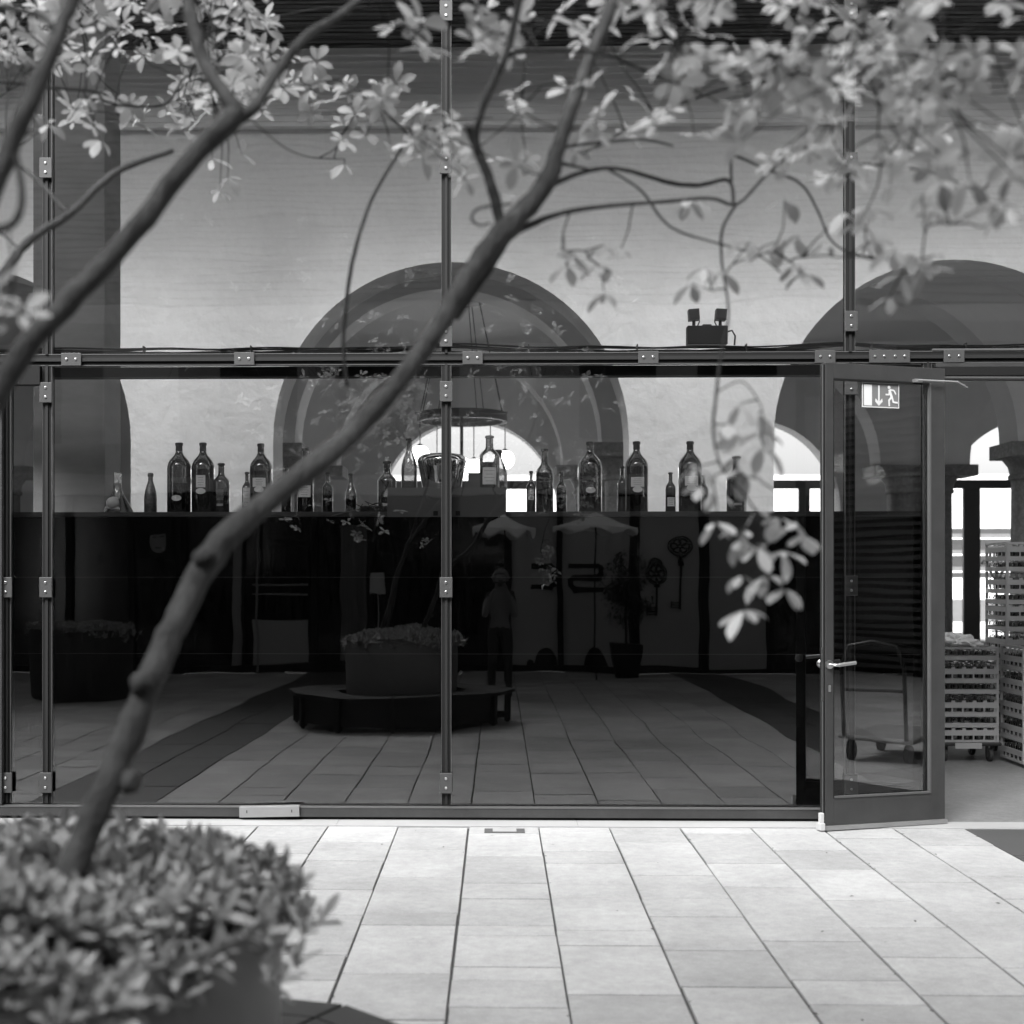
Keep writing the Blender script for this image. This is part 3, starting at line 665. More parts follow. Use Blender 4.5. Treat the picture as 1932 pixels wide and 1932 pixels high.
for px_, py_, dy in ((795, 862, -.3), (873, 887, -.5), (953, 866, .1), (822, 880, .35), (893, 878, .4), (925, 862, .45)):
    x = (px_ - 872) * sc; z = (788 - py_) * sc; rg = 18 * sc
    gb = MB(); gb.lathe([(rg * math.sin(math.pi * q / 14) + .0001, -rg * math.cos(math.pi * q / 14)) for q in range(15)], n=24); gb.v = [(a + x, b + dy, c + z) for a, b, c in gb.v]
    g_ = gb.build('globe', 'globe', ch, smooth=True)
    mb = MB(); mb.tube([(x, dy, z + rg), (x, dy, -.05)], .006 if px_ != 873 else .02, 8); mb.lathe([(.05, 0), (.012, .03)], (x, dy, z + rg - .01), n=14); mb.build('pendant_cord', 'black_plastic', g_, smooth=True)
mb = MB(); mb.box(-rc, rc, -.51, -.49, -.012, .012); mb.box(-rc, rc, .34, .36, -.012, .012); mb.build('cross_bar', 'ring_metal', ch)

# ------------------------------------------------------------------ glass racks on trolleys
def rack(h, tall):
    """open plastic dishwasher rack 0.5 x 0.5, height h, origin at its base centre"""
    mb = MB(); a = .25
    mb.box(-a, a, -a, -a + .012, 0, .018); mb.box(-a, a, a - .012, a, 0, .018); mb.box(-a, -a + .012, -a + .013, a - .013, 0, .018); mb.box(a - .012, a, -a + .013, a - .013, 0, .018)
    for sx_ in (-1, 1):
        for sy_ in (-1, 1): mb.box(sx_ * a - (.02 if sx_ > 0 else 0), sx_ * a + (0 if sx_ > 0 else .02), sy_ * a - (.02 if sy_ > 0 else 0), sy_ * a + (0 if sy_ > 0 else .02), .019, h - .019)
    for z0, z1 in (((h - .018, h - .001),) + (((.055, .10),) if tall else ())):
        mb.box(-a + .001, a - .001, -a - .003, -a + .009, z0, z1); mb.box(-a + .001, a - .001, a - .009, a + .003, z0, z1)
        mb.box(-a - .003, -a + .009, -a + .01, a - .01, z0, z1); mb.box(a - .009, a + .003, -a + .01, a - .01, z0, z1)
    if tall:
        for k in range(6):
            q = -a + .02 + k * .088; mb.box(q, q + .012, -a - .001, -a + .007, .0185, .0545); mb.box(-a - .001, -a + .007, q, q + .012, .0185, .0545)
        for k in range(6):
            q = -a + .02 + k * .088; mb.box(q, q + .03, -a - .001, -a + .007, .1005, .115)
    mb.cur = 1
    for k in range(1, 5):
        q = -a + .1 * k; mb.box(q - .002, q + .002, -a + .02, a - .02, .02, h * .6); 
    return mb
def glasses(h):
    mb = MB(); 
    for i in range(5):
        for j_ in range(5):
            if j_ not in (0, 1, 4) and i not in (0, 4): continue
            mb.lathe([(.034, .022), (.036, h * .35), (.030, h * .62), (.006, h * .66), (.005, h * .78), (.031, h * .82), (.033, h * .85)], (-.2 + .1 * i, -.2 + .1 * j_, 0), n=10)
    return mb
rk_cache = {}
def place_stack(cx, cy, rz, heights, z0, lab):
    z = z0
    n = len(heights)
    for i, h in enumerate(heights):
        tall = h > .12; key = (round(h, 3))
        ordn = ['bottom', 'second', 'third', 'fourth', 'fifth', 'sixth', 'seventh', 'eighth', 'ninth', 'tenth', 'eleventh', 'twelfth', 'thirteenth', 'fourteenth', 'fifteenth', 'sixteenth'][i]
        if i == n - 1: ordn = 'topmost'
        L = f'{"deep" if tall else "shallow"} pale glass rack, {ordn}' + (' from below' if 0 < i < n - 1 else '') + f' in the {lab}'
        if key not in rk_cache:
            t_ = thing('glass_rack', L, 'glass rack', 'stacked glass racks in the doorway', loc=(cx, cy, z), rz=rz)
            rack(h, tall).build('rack_frame', ['white_crate', 'crate_inner'], t_)
            glasses(h).build('wine_glasses', 'clear_glass', t_, smooth=True)['kind'] = 'stuff'
            rk_cache[key] = t_
        else:
            src = rk_cache[key]; t_ = src.copy(); col.objects.link(t_); t_.location = (cx, cy, z); t_.rotation_euler = (0, 0, rz); t_['label'] = L
            for c in src.children:
                d = c.copy(); col.objects.link(d); d.parent = t_
        z += h
    return z
def trolley(cx, cy, rz, w_, lab):
    t_ = thing('trolley', lab, 'trolley', loc=(cx, cy, 0), rz=rz)
    mb = MB(); mb.box(-w_, w_, -.27, .27, .135, .165); mb.build('platform', 'black_plastic', t_, bevel=.01)
    mb = MB(); mb.box(-.12, .10, -.276, -.271, .115, .163); mb.build('bumper', 'white_crate', t_)
    for sx_ in (-1, 1):
        for sy_ in (-1, 1):
            mb = MB(); x, y = sx_ * (w_ - .08), sy_ * .2
            mb.tube([(x - .014, y, .055), (x + .014, y, .055)], .054, 20); wh = mb.build('wheel', 'rubber', t_, smooth=True)
            mb = MB(); mb.box(x - .024, x - .018, y - .03, y + .03, .04, .134); mb.box(x + .018, x + .024, y - .03, y + .03, .04, .134); mb.build('fork', 'black_plastic', wh)
YS = 11.3; sR = pX(1884, YS); yc = YS + .25
c1 = sR - .25
trolley(c1, yc, R(1), .27, 'low black trolley on casters under the short rack stack')
H1 = [.14, .09, .19, .09, .19, .09]
zt = place_stack(c1, yc, R(1), H1, .166, 'short stack beside the open door')
c2x = pX(1899, 11.55) + .25
trolley(c2x, 11.8, 0, .27, 'black trolley on casters under the tall rack stack')
H2 = [.14, .09, .19, .09, .14, .09, .19, .09, .14, .09, .19, .09, .14]
zt2 = place_stack(c2x, 11.8, 0, H2, .166, 'tall stack behind the short one')
c3x = pX(1926, 11.0) + .25
place_stack(c3x, 11.2, 0, [.19, .19, .19, .19, .19], .03, 'stack at the right picture edge')
# cloth heap
bm = bmesh.new(); bmesh.ops.create_icosphere(bm, subdivisions=4, radius=1)
rp = random.Random(9)
from mathutils import noise as mn
for v in bm.verts:
    n1 = mn.fractal(v.co * 2.6, 1.0, 2.0, 4); n2 = abs(mn.noise(v.co * 5.0))
    v.co = Vector((v.co.x * .17, v.co.y * .16, max(v.co.z, -.15) * .075)) * (1 + .45 * n1 + .25 * n2)
me = bpy.data.meshes.new('cloth_heap'); bm.to_mesh(me); bm.free(); me.materials.append(MATS['cloth'])
ho = bpy.data.objects.new('cloth_heap', me); col.objects.link(ho); ho.location = (pX(1822, YS), yc - .02, zt + .02)
tag(ho, 'crumpled heap of white cloths on the short rack stack', 'cloths')
# coat stand and stored boxes further back
YR = 14.0
cs_ = thing('coat_stand', 'slim coat stand with curved hooks behind the rack stacks', 'coat stand', loc=(pX(1880, YR), YR, 0))
mb = MB(); mb.tube([(0, 0, .03), (0, 0, 1.62)], .012, 10); mb.build('pole', 'black_plastic', cs_, smooth=True)
for k in range(6):
    a = k * math.pi / 3 + .3; mb = MB(); mb.tube([(0, 0, 1.5), (.05 * math.cos(a), .05 * math.sin(a), 1.56), (.1 * math.cos(a), .1 * math.sin(a), 1.66), (.13 * math.cos(a), .13 * math.sin(a), 1.71), (.16 * math.cos(a), .16 * math.sin(a), 1.67)], .011, 8); mb.build('hook', 'steel_matt', cs_, smooth=True)
mb = MB(); mb.lathe([(.2, 0), (.2, .02), (.02, .035)], n=24); mb.build('base', 'black_plastic', cs_, smooth=True)
for k, (px_, w_, h_, lb) in enumerate(((1828, .22, .42, 'grey lidded storage box standing beside the coat stand'), (1862, .26, .36, 'wide pale storage box behind the coat stand'))):
    YQ = 17.2 + .3 * k; b_ = thing('storage_box', lb, 'box', loc=(pX(px_, YQ), YQ, 0)); mb = MB(); mb.box(-w_, w_, -.2, .2, .0, h_ * 1.6); mb.build('box_body', 'white_crate' if k else 'box_grey', b_, bevel=.01)
    mb = MB(); mb.box(-w_ - .01, w_ + .01, -.21, .21, h_ * 1.6 + .001, h_ * 1.6 + .05); mb.build('lid', 'white_crate', b_, bevel=.008)

# plaza beyond the windows
for k, (x, y, lb) in enumerate(((6.8, 34, 'pale building beyond the arched windows'),)):
    b_ = thing('building', 'pale building far beyond the arched windows', 'building', loc=(0, 60, 0)); mb = MB(); mb.box(-40, 40, 0, 6, 0, 6); mb.build('wall', 'parasol', b_)

ms = thing('market_stall', 'striped awning of a stall outside the far windows', 'stall', loc=(10, 31, 0))
for q in range(9):
    mb = MB(); mb.box(-5, 5, -.3 + q * .16, -.16 + q * .16, 1.5 + q * .13 + .03 * math.sin(q * 2), 1.62 + q * .13); mb.build('awning_slat', ('louver', 'opp_wall', 'box_grey')[q % 3], ms)
for q in (-4.5, -1.5, 1.5, 4.5): mb = MB(); mb.box(q, q + .08, -.2, -.12, 0, 1.5); mb.build('post', 'window_frame', ms)
mb = MB(); mb.box(-5, 5, -.1, .5, .5, 1.0); mb.build('counter', 'opp_wall', ms)

# ------------------------------------------------------------------ planters with shrubs, ring bench
def leaf(mb, base, direc, up, L, W, curl=.25, fold=.18):
    d = direc.normalized(); s_ = d.cross(up)
    if s_.length < 1e-4: s_ = d.orthogonal()
    s_.normalize(); n_ = s_.cross(d)
    P = ((0, .06), (.28, .34), (.55, .5), (.80, .42), (1.0, .04))
    i = len(mb.v)
    for t_, wd in P:
        c = base + d * (L * t_) - n_ * (curl * L * t_ * t_)
        e = s_ * (W * wd); f_ = n_ * (fold * W * wd)
        mb.v += [tuple(c - e + f_), tuple(c), tuple(c + e + f_)]
    for k in range(4):
        a = i + 3 * k
        mb.f += [(a, a + 1, a + 4, a + 3), (a + 1, a + 2, a + 5, a + 4)]; mb.m += [mb.cur] * 2
def rdir(rr_, zlo=-1, zhi=1):
    a = rr_.uniform(0, 2 * math.pi); z = rr_.uniform(zlo, zhi); h_ = math.sqrt(max(0, 1 - z * z)); return Vector((h_ * math.cos(a), h_ * math.sin(a), z))
POTZ = .89
def planter(cx, cy, r, label, mlabel, seed, n):
    t_ = thing('planter', label, 'planter', 'round planters in the courtyard', loc=(cx, cy, 0))
    mb = MB(); mb.lathe([(r * .955, 0), (r * .97, .02), (r, POTZ - .03), (r, POTZ), (r - .03, POTZ), (r - .03, POTZ - .1)], n=72, closed=False); mb.build('pot', 'pot' if r < .62 else 'pot_dark', t_, smooth=True)
    mb = MB(); mb.lathe([(r - .035, POTZ - .08), (.01, POTZ - .06)], n=40, closed=False); mb.build('soil', 'soil', t_)
    rq = random.Random(seed); mb = MB(); mb2 = MB()
    for k in range(n):
        a = rq.uniform(0, 2 * math.pi); q = math.sqrt(rq.random()) * (r - .035)
        top = POTZ + .085 - .06 * (q / r) ** 4 + .06 * mn.noise(Vector((q * math.cos(a) * 4, q * math.sin(a) * 4, seed)))
        p = Vector((cx + q * math.cos(a), cy + q * math.sin(a), top - rq.random() ** 2 * .09))
        if q > r * .86: o_ = rq.random() ** 2 * (.13 if math.cos(a) > .3 else .06); p.z -= o_ * .7; p.x += math.cos(a) * (o_ * .8 + .03); p.y += math.sin(a) * (o_ * .8 + .03)
        # a rosette of small leaves at a stem tip
        ax = (Vector((math.cos(a), math.sin(a), 0)) * (q / r) ** 3 * .8 + Vector((0, 0, 1)) + rdir(rq) * .45).normalized(); nl = rq.randint(6, 9); s0 = rq.uniform(0, 6)
        u = ax.orthogonal().normalized(); v_ = ax.cross(u)
        for j_ in range(nl):
            t2 = s0 + j_ * 2.4; sp_ = .25 + .75 * j_ / nl
            d = (u * math.cos(t2) + v_ * math.sin(t2)) * sp_ + ax * (1.05 - sp_ * .85)
            L = rq.uniform(.030, .066); leaf(mb, p - ax * (.012 * j_ / nl), d, ax, L, L * .34, .22, .2)
        if k % 6 == 0: mb2.tube([p - ax * .12, p], .0025, 5)
    mb.v += mb2.v and []
    off = len(mb.v); mb.v += mb2.v; mb.f += [tuple(i + off for i in f) for f in mb2.f]; mb.m += mb2.m
    o = mb.build('ground_cover', 'shrub_leaf'); tag(o, mlabel, 'ground cover', kind='stuff')
    return t_
PX, PY, PR = -1.03, 2.65, .60
planter(PX, PY, PR, 'large round planter in the left foreground ringed by a bench', 'dense small-leaved shrubs filling the foreground planter', 3, 1700)
planter(mir(155, 1200, -.2).x, -.2, .66, 'round planter further left, seen only mirrored in the glass', 'low shrubs in the mirrored planter on the left', 5, 700)
bn = thing('ring_bench', 'dark slatted bench running round the foreground planter', 'bench', loc=(PX, PY, 0))
RB, RI = 1.22, PR + .06; NB = 12; HB = .37
for k in range(NB):
    a0, a1 = 2 * math.pi * k / NB, 2 * math.pi * (k + 1) / NB; mb = MB()
    for q in range(4):
        ra = RI + .03 + (RB - RI - .03) * q / 4 + .004; rb_ = RI + .03 + (RB - RI - .03) * (q + 1) / 4 - .004
        P = [(r_ * math.cos(a) , r_ * math.sin(a)) for r_, a in ((ra, a0 + .006), (rb_, a0 + .006), (rb_, a1 - .006), (ra, a1 - .006))]
        i = len(mb.v); mb.v += [(x, y, HB - .035) for x, y in P] + [(x, y, HB) for x, y in P]
        for f in ((3, 2, 1, 0), (4, 5, 6, 7), (0, 1, 5, 4), (1, 2, 6, 5), (2, 3, 7, 6), (3, 0, 4, 7)): mb.f.append(tuple(i + z for z in f)); mb.m.append(0)
    mb.build('seat', 'bench_wood', bn)
    if math.sin((a0 + a1) / 2) > .55:
        f_ = MB(); P = [((RB - .09) * math.cos(a), (RB - .09) * math.sin(a)) for a in (a0 + .03, a1 - .03)]; Q = [((RB - .11) * math.cos(a), (RB - .11) * math.sin(a)) for a in (a1 - .03, a0 + .03)]; i = len(f_.v); R4 = P + Q
        f_.v += [(x, y, .05) for x, y in R4] + [(x, y, HB - .04) for x, y in R4]
        for f in ((3, 2, 1, 0), (4, 5, 6, 7), (0, 1, 5, 4), (1, 2, 6, 5), (2, 3, 7, 6), (3, 0, 4, 7)): f_.f.append(tuple(i + z for z in f)); f_.m.append(0)
        f_.build('front_panel', 'bench_wood', bn)
    am = a0; M_ = Matrix.Rotation(am, 4, 'Z')
    mb = MB(); mb.box(RB - .12, RB - .05, -.03, .03, .02, HB - .036, M_); mb.box(RI + .06, RI + .13, -.03, .03, .02, HB - .036, M_); mb.box(RI + .131, RB - .121, -.025, .025, .06, .12, M_); mb.box(RB - .1, RB - .07, -.015, .015, 0, .0195, M_); mb.build('leg', 'bench_wood', bn)

# ------------------------------------------------------------------ the tree
tree = thing('multi_stem_tree', 'slender multi-stem tree with pale whorled leaves leaning out of the planter', 'tree', loc=(PX, PY, POTZ - .07))
T0 = Vector((PX, PY, POTZ - .07))
def smooth_path(P, Rr, sub=5):
    out, rad = [], []
    for k in range(len(P) - 1):
        p0 = P[max(k - 1, 0)]; p1 = P[k]; p2 = P[k + 1]; p3 = P[min(k + 2, len(P) - 1)]
        for q in range(sub):
            t_ = q / sub
            out.append(.5 * ((2 * p1) + (p2 - p0) * t_ + (2 * p0 - 5 * p1 + 4 * p2 - p3) * t_ ** 2 + (3 * p1 - p0 - 3 * p2 + p3) * t_ ** 3)); rad.append(Rr[k] * (1 - t_) + Rr[k + 1] * t_)
    out.append(P[-1]); rad.append(Rr[-1]); return out, rad
BR = []       # sample points for twigs
def stem(name, spec, m='bark', n=14, knots=(), jit=.0, sub=5):
    """spec: list of (px, py, Y, half width in px)"""
    P = [pix(a, b, c) for a, b, c, d in spec]; Rr = [d * c / F * (.82 if d > 12 else .92) for a, b, c, d in spec]
    S, rd = smooth_path(P, Rr, sub); rj = random.Random(len(BR) + 1)
    S = [p + Vector((rj.uniform(-1, 1), rj.uniform(-1, 1), rj.uniform(-1, 1))) * r_ * .10 for p, r_ in zip(S, rd)]
    rd = [r_ * (1 + rj.uniform(-.07, .07)) for r_ in rd]
    mb = MB(); mb.tube([p - T0 for p in S], rd, n)
    for (a, b, c, rr_, dx, dz) in knots:
        p = pix(a, b, c) - T0; q = p + Vector((dx, -.3 * abs(dx), dz)); dq = q - p; mb.tube([p, p + dq * .5, p + dq * .85, p + dq * 1.0, p + dq * 1.06], [rr_ * 1.15, rr_ * 1.0, rr_ * .9, rr_ * .62, rr_ * .2], 12)
    mb.build(name, m, tree, smooth=True, auto=False)
    for p, r_ in zip(S, rd): BR.append(p)
stem('trunk', [(40, 1800, 2.45, 40), (120, 1665, 2.5, 38), (195, 1500, 2.55, 33), (238, 1400, 2.58, 34), (285, 1280, 2.6, 31), (330, 1180, 2.65, 31), (385, 1070, 2.7, 33), (450, 990, 2.74, 29), (590, 880, 2.82, 27), (690, 790, 2.9, 24), (780, 685, 2.95, 23), (868, 550, 3.0, 24), (945, 440, 3.03, 27), (1025, 355, 3.06, 22), (1062, 250, 3.1, 16.5), (1105, 130, 3.15, 15), (1165, -10, 3.2, 14), (1230, -160, 3.25, 12), (1300, -420, 3.3, 7)],
     knots=((272, 1300, 2.58, .021, -.012, .03), (240, 1475, 2.56, .022, .022, .0), (388, 1058, 2.68, .021, -.012, .022)), n=20)
stem('stem', [(-420, 1900, 2.45, 30), (-200, 1200, 2.5, 28), (0, 735, 2.6, 27), (120, 580, 2.63, 26), (250, 440, 2.67, 25), (360, 300, 2.7, 24), (440, 222, 2.72, 26), (432, 190, 2.72, 19), (392, 130, 2.74, 17), (365, 50, 2.76, 16), (345, -70, 2.8, 14), (300, -350, 2.85, 8)])
stem('stem', [(-460, 2100, 2.3, 28), (-260, 1100, 2.3, 26), (-60, 480, 2.32, 24), (10, 300, 2.34, 23), (70, 160, 2.36, 21), (115, 50, 2.38, 18), (150, -40, 2.4, 17), (210, -300, 2.45, 10)])
stem('branch', [(430, 225, 2.72, 19), (475, 208, 2.73, 15), (520, 140, 2.78, 11), (575, 72, 2.83, 11), (640, 30, 2.9, 9), (720, -40, 2.95, 7), (800, -150, 3, 4)])
stem('branch', [(-160, 760, 3.0, 11), (0, 525, 3.3, 10), (60, 450, 3.4, 9), (130, 405, 3.5, 8), (210, 330, 3.6, 7.5), (280, 300, 3.7, 6), (325, 285, 3.8, 5)], n=10, knots=((125, 405, 3.5, .006, .006, .02),))
stem('branch', [(130, 405, 3.5, 3.5), (60, 330, 3.7, 4), (0, 290, 3.9, 4)], n=8)
stem('branch', [(-60, 170, 3.6, 3.5), (0, 155, 3.6, 3.5), (90, 165, 3.65, 3.5), (175, 172, 3.7, 3.2), (200, 192, 3.7, 3.2), (250, 200, 3.75, 3), (315, 195, 3.8, 3), (350, 145, 3.85, 2.5), (400, 140, 3.9, 1.5)], m='twig_bark', n=8)
stem('branch', [(-40, 12, 2.2, 9), (30, 18, 2.2, 8), (85, 35, 2.2, 7), (98, 58, 2.2, 6)], n=10)
stem('branch', [(-60, 430, 2.2, 9), (0, 432, 2.2, 9), (30, 415, 2.2, 8), (42, 375, 2.2, 7), (36, 320, 2.2, 6), (30, 290, 2.2, 5)], n=10)
stem('branch', [(655, 728, 3.5, 3.2), (648, 650, 3.5, 3.8), (655, 560, 3.5, 4), (668, 480, 3.5, 4), (700, 380, 3.55, 3.6), (745, 300, 3.6, 3.6), (775, 258, 3.65, 3.4), (800, 240, 3.7, 2.4), (850, 226, 3.8, 1.6), (930, 222, 3.9, 1.2)], m='twig_bark', n=8)
stem('branch', [(775, 258, 3.65, 2), (730, 215, 3.7, 2.6), (690, 180, 3.8, 2.4), (640, 150, 3.9, 1.5)], m='twig_bark', n=6)
stem('branch', [(858, 600, 3.02, 9), (915, 520, 3.03, 8), (960, 450, 3.04, 8), (1000, 425, 3.06, 7.5), (1060, 402, 3.1, 5.5), (1150, 388, 3.2, 4.2), (1260, 380, 3.3, 4), (1340, 374, 3.35, 3.6), (1392, 384, 3.4, 3.6), (1450, 326, 3.4, 3.4), (1520, 278, 3.4, 3.4), (1596, 306, 3.35, 3), (1686, 313, 3.3, 2.6), (1776, 331, 3.2, 2.2), (1860, 372, 3.1, 1.6)], n=8)
stem('branch', [(945, 420, 3.03, 12), (925, 345, 3.0, 11), (900, 280, 2.98, 10), (886, 245, 2.96, 8), (880, 240, 2.95, 5)], n=12)
stem('branch', [(900, 290, 2.98, 7), (900, 240, 2.95, 7.5), (925, 165, 2.92, 8), (955, 105, 2.9, 8.5), (975, 20, 2.88, 8), (990, -60, 2.86, 7), (1010, -200, 2.9, 4)], n=10)
stem('branch', [(955, 108, 2.9, 4), (1000, 98, 2.95, 3.5), (1080, 97, 3.0, 3), (1150, 105, 3.1, 3), (1240, 145, 3.2, 2.4), (1330, 180, 3.3, 2)], m='twig_bark', n=8)
stem('branch', [(1035, 352, 3.06, 8), (1090, 328, 3.2, 5), (1144, 317, 3.3, 4), (1194, 324, 3.4, 4.2), (1266, 345, 3.5, 4.8), (1320, 349, 3.5, 4.6), (1375, 340, 3.5, 4.2), (1384, 385, 3.45, 3.6)], m='twig_bark', n=8)
stem('branch', [(1380, 342, 3.5, 3), (1380, 305, 3.5, 3), (1392, 296, 3.5, 3), (1452, 322, 3.5, 2.8), (1510, 346, 3.5, 2.6), (1542, 396, 3.5, 2.4), (1571, 457, 3.5, 2.2), (1625, 482, 3.5, 1.8), (1690, 486, 3.5, 1.2)], m='twig_bark', n=8)
stem('branch', [(1050, 285, 3.08, 6), (1075, 276, 3.2, 3.6), (1122, 270, 3.3, 3), (1209, 263, 3.4, 2.8), (1270, 275, 3.45, 2)], m='twig_bark', n=8)
stem('branch', [(1045, 305, 3.08, 6), (1090, 315, 3.2, 3), (1125, 322, 3.3, 2.4)], m='twig_bark', n=8)
stem('branch', [(1100, 290, 3.3, 1.5), (1236, 216, 3.6, 3.4), (1340, 175, 3.7, 3.6), (1434, 151, 3.7, 3.4), (1510, 135, 3.7, 3), (1575, 112, 3.7, 2.4)], m='twig_bark', n=8)
stem('branch', [(1144, 317, 3.3, 2.4), (1210, 360, 3.3, 2.6), (1265, 428, 3.3, 2.4), (1362, 461, 3.3, 2), (1431, 482, 3.3, 1.8), (1474, 515, 3.3, 1.4)], m='twig_bark', n=8)
stem('branch', [(1390, 384, 3.4, 3), (1364, 430, 3.35, 3), (1361, 486, 3.3, 3), (1370, 545, 3.2, 2.6), (1374, 600, 3.1, 2.6), (1360, 670, 3.0, 3), (1352, 740, 2.95, 3.2), (1346, 800, 2.9, 3), (1350, 845, 2.9, 2.6), (1366, 890, 2.9, 2.4), (1410, 940, 2.9, 2), (1440, 1000, 2.9, 1.8), (1425, 1060, 2.9, 1.6), (1410, 1130, 2.9, 1.4)], m='twig_bark', n=8)
stem('branch', [(1366, 890, 2.9, 1.8), (1430, 905, 2.9, 1.6), (1485, 950, 2.9, 1.5), (1510, 1010, 2.9, 1.3)], m='twig_bark', n=6)
stem('branch', [(1352, 740, 2.95, 1.6), (1400, 720, 2.95, 1.4), (1435, 765, 2.95, 1.3), (1440, 810, 2.95, 1.2)], m='twig_bark', n=6)
stem('branch', [(478, 230, 3.2, 1.2), (540, 280, 3.6, 1.4), (590, 297, 4.0, 1.3), (650, 300, 4.2, 1.2)], m='twig_bark', n=6)
# small curl
stem('branch', [(965, 385, 3.0, 2.4), (930, 388, 2.98, 2.6), (900, 395, 2.96, 2.8), (890, 412, 2.95, 2.8), (905, 425, 2.95, 2.4), (925, 420, 2.95, 2)], m='twig_bark', n=8)
# crown
crown = MB(); tw = MB(); rq = random.Random(21)
def cluster(x, y, Y, L=.066, n=None, droop=None, rel=None, link=True):
    p = pix(x, y, Y); n = n or rq.randint(4, 6)
    ax = (Vector((rq.uniform(-.6, .6), rq.uniform(-.6, .6), .5)) if droop is None else Vector((rq.uniform(-.35, .35), rq.uniform(-.35, .35), -droop))).normalized()
    u = ax.orthogonal().normalized(); v_ = ax.cross(u); s0 = rq.uniform(0, 6)
    for j_ in range(n):
        t_ = s0 + 2 * math.pi * j_ / n + rq.uniform(-.25, .25); sp_ = rq.uniform(.75, 1.1)
        d = (u * math.cos(t_) + v_ * math.sin(t_)) * sp_ + ax * rq.uniform(.1, .6) + Vector((0, 0, -.15)); l_ = L * rq.uniform(.55, 1.2)
        st = p + d.normalized() * .006
        leaf(crown, st, d, ax if droop is None else -ax * .2 + Vector((0, 0, 1)), l_, l_ * rq.uniform(.46, .58), rq.uniform(.05, .4), rq.uniform(.05, .3))
    if link:
        best = min(BR, key=lambda q: (q - p).length)
        dist = (best - p).length
        if dist > .01:
            mid = best.lerp(p, .5) + Vector((rq.uniform(-.1, .1), rq.uniform(-.1, .1), rq.uniform(-.12, .06))) * dist
            pts = [best, best.lerp(mid, .6) + Vector((0, 0, .02 * dist)), mid, mid.lerp(p, .6), p]
            S, rd = smooth_path(pts, [.0022, .002, .0017, .0014, .0011], 3); tw.tube([q for q in S], rd, 5)
            if rq.random() < .5: BR.append(mid)
BR = BR[::2]
def field(x0, x1, y0, y1, Ya, Yb_, n, L=.066, keep=None):
    k = 0
    while k < n:
        x, y = rq.uniform(x0, x1), rq.uniform(y0, y1)
        if keep and not keep(x, y): continue
        cluster(x, y, rq.uniform(Ya, Yb_), L); k += 1
field(-80, 520, -60, 110, 3.6, 4.8, 120, .056)
field(90, 560, 90, 240, 3.8, 5.2, 44, .056)
field(380, 640, 90, 210, 3.8, 5.0, 24, .056)
field(640, 880, 150, 300, 3.4, 4.2, 18, .050)
field(730, 860, 15, 95, 3.0, 3.2, 4, .066)
field(880, 1180, 0, 110, 2.9, 3.6, 18, .054)
field(880, 1200, 150, 330, 3.0, 3.8, 15, .050)
field(1180, 1760, -30, 130, 2.5, 3.4, 62, .052, lambda x, y: mn.noise(Vector((x / 90, y / 90, 0))) > -.25)
field(1230, 1800, 110, 270, 2.5, 3.4, 38, .050, lambda x, y: mn.noise(Vector((x / 80, y / 80, 3))) > -.1)
field(1640, 1960, -20, 330, 2.3, 3.0, 34, .050, lambda x, y: mn.noise(Vector((x / 80, y / 80, 5))) > -.05)
field(1450, 1800, 270, 340, 2.8, 3.4, 12, .05)
field(-40, 60, 520, 680, 2.0, 2.3, 3, .06)
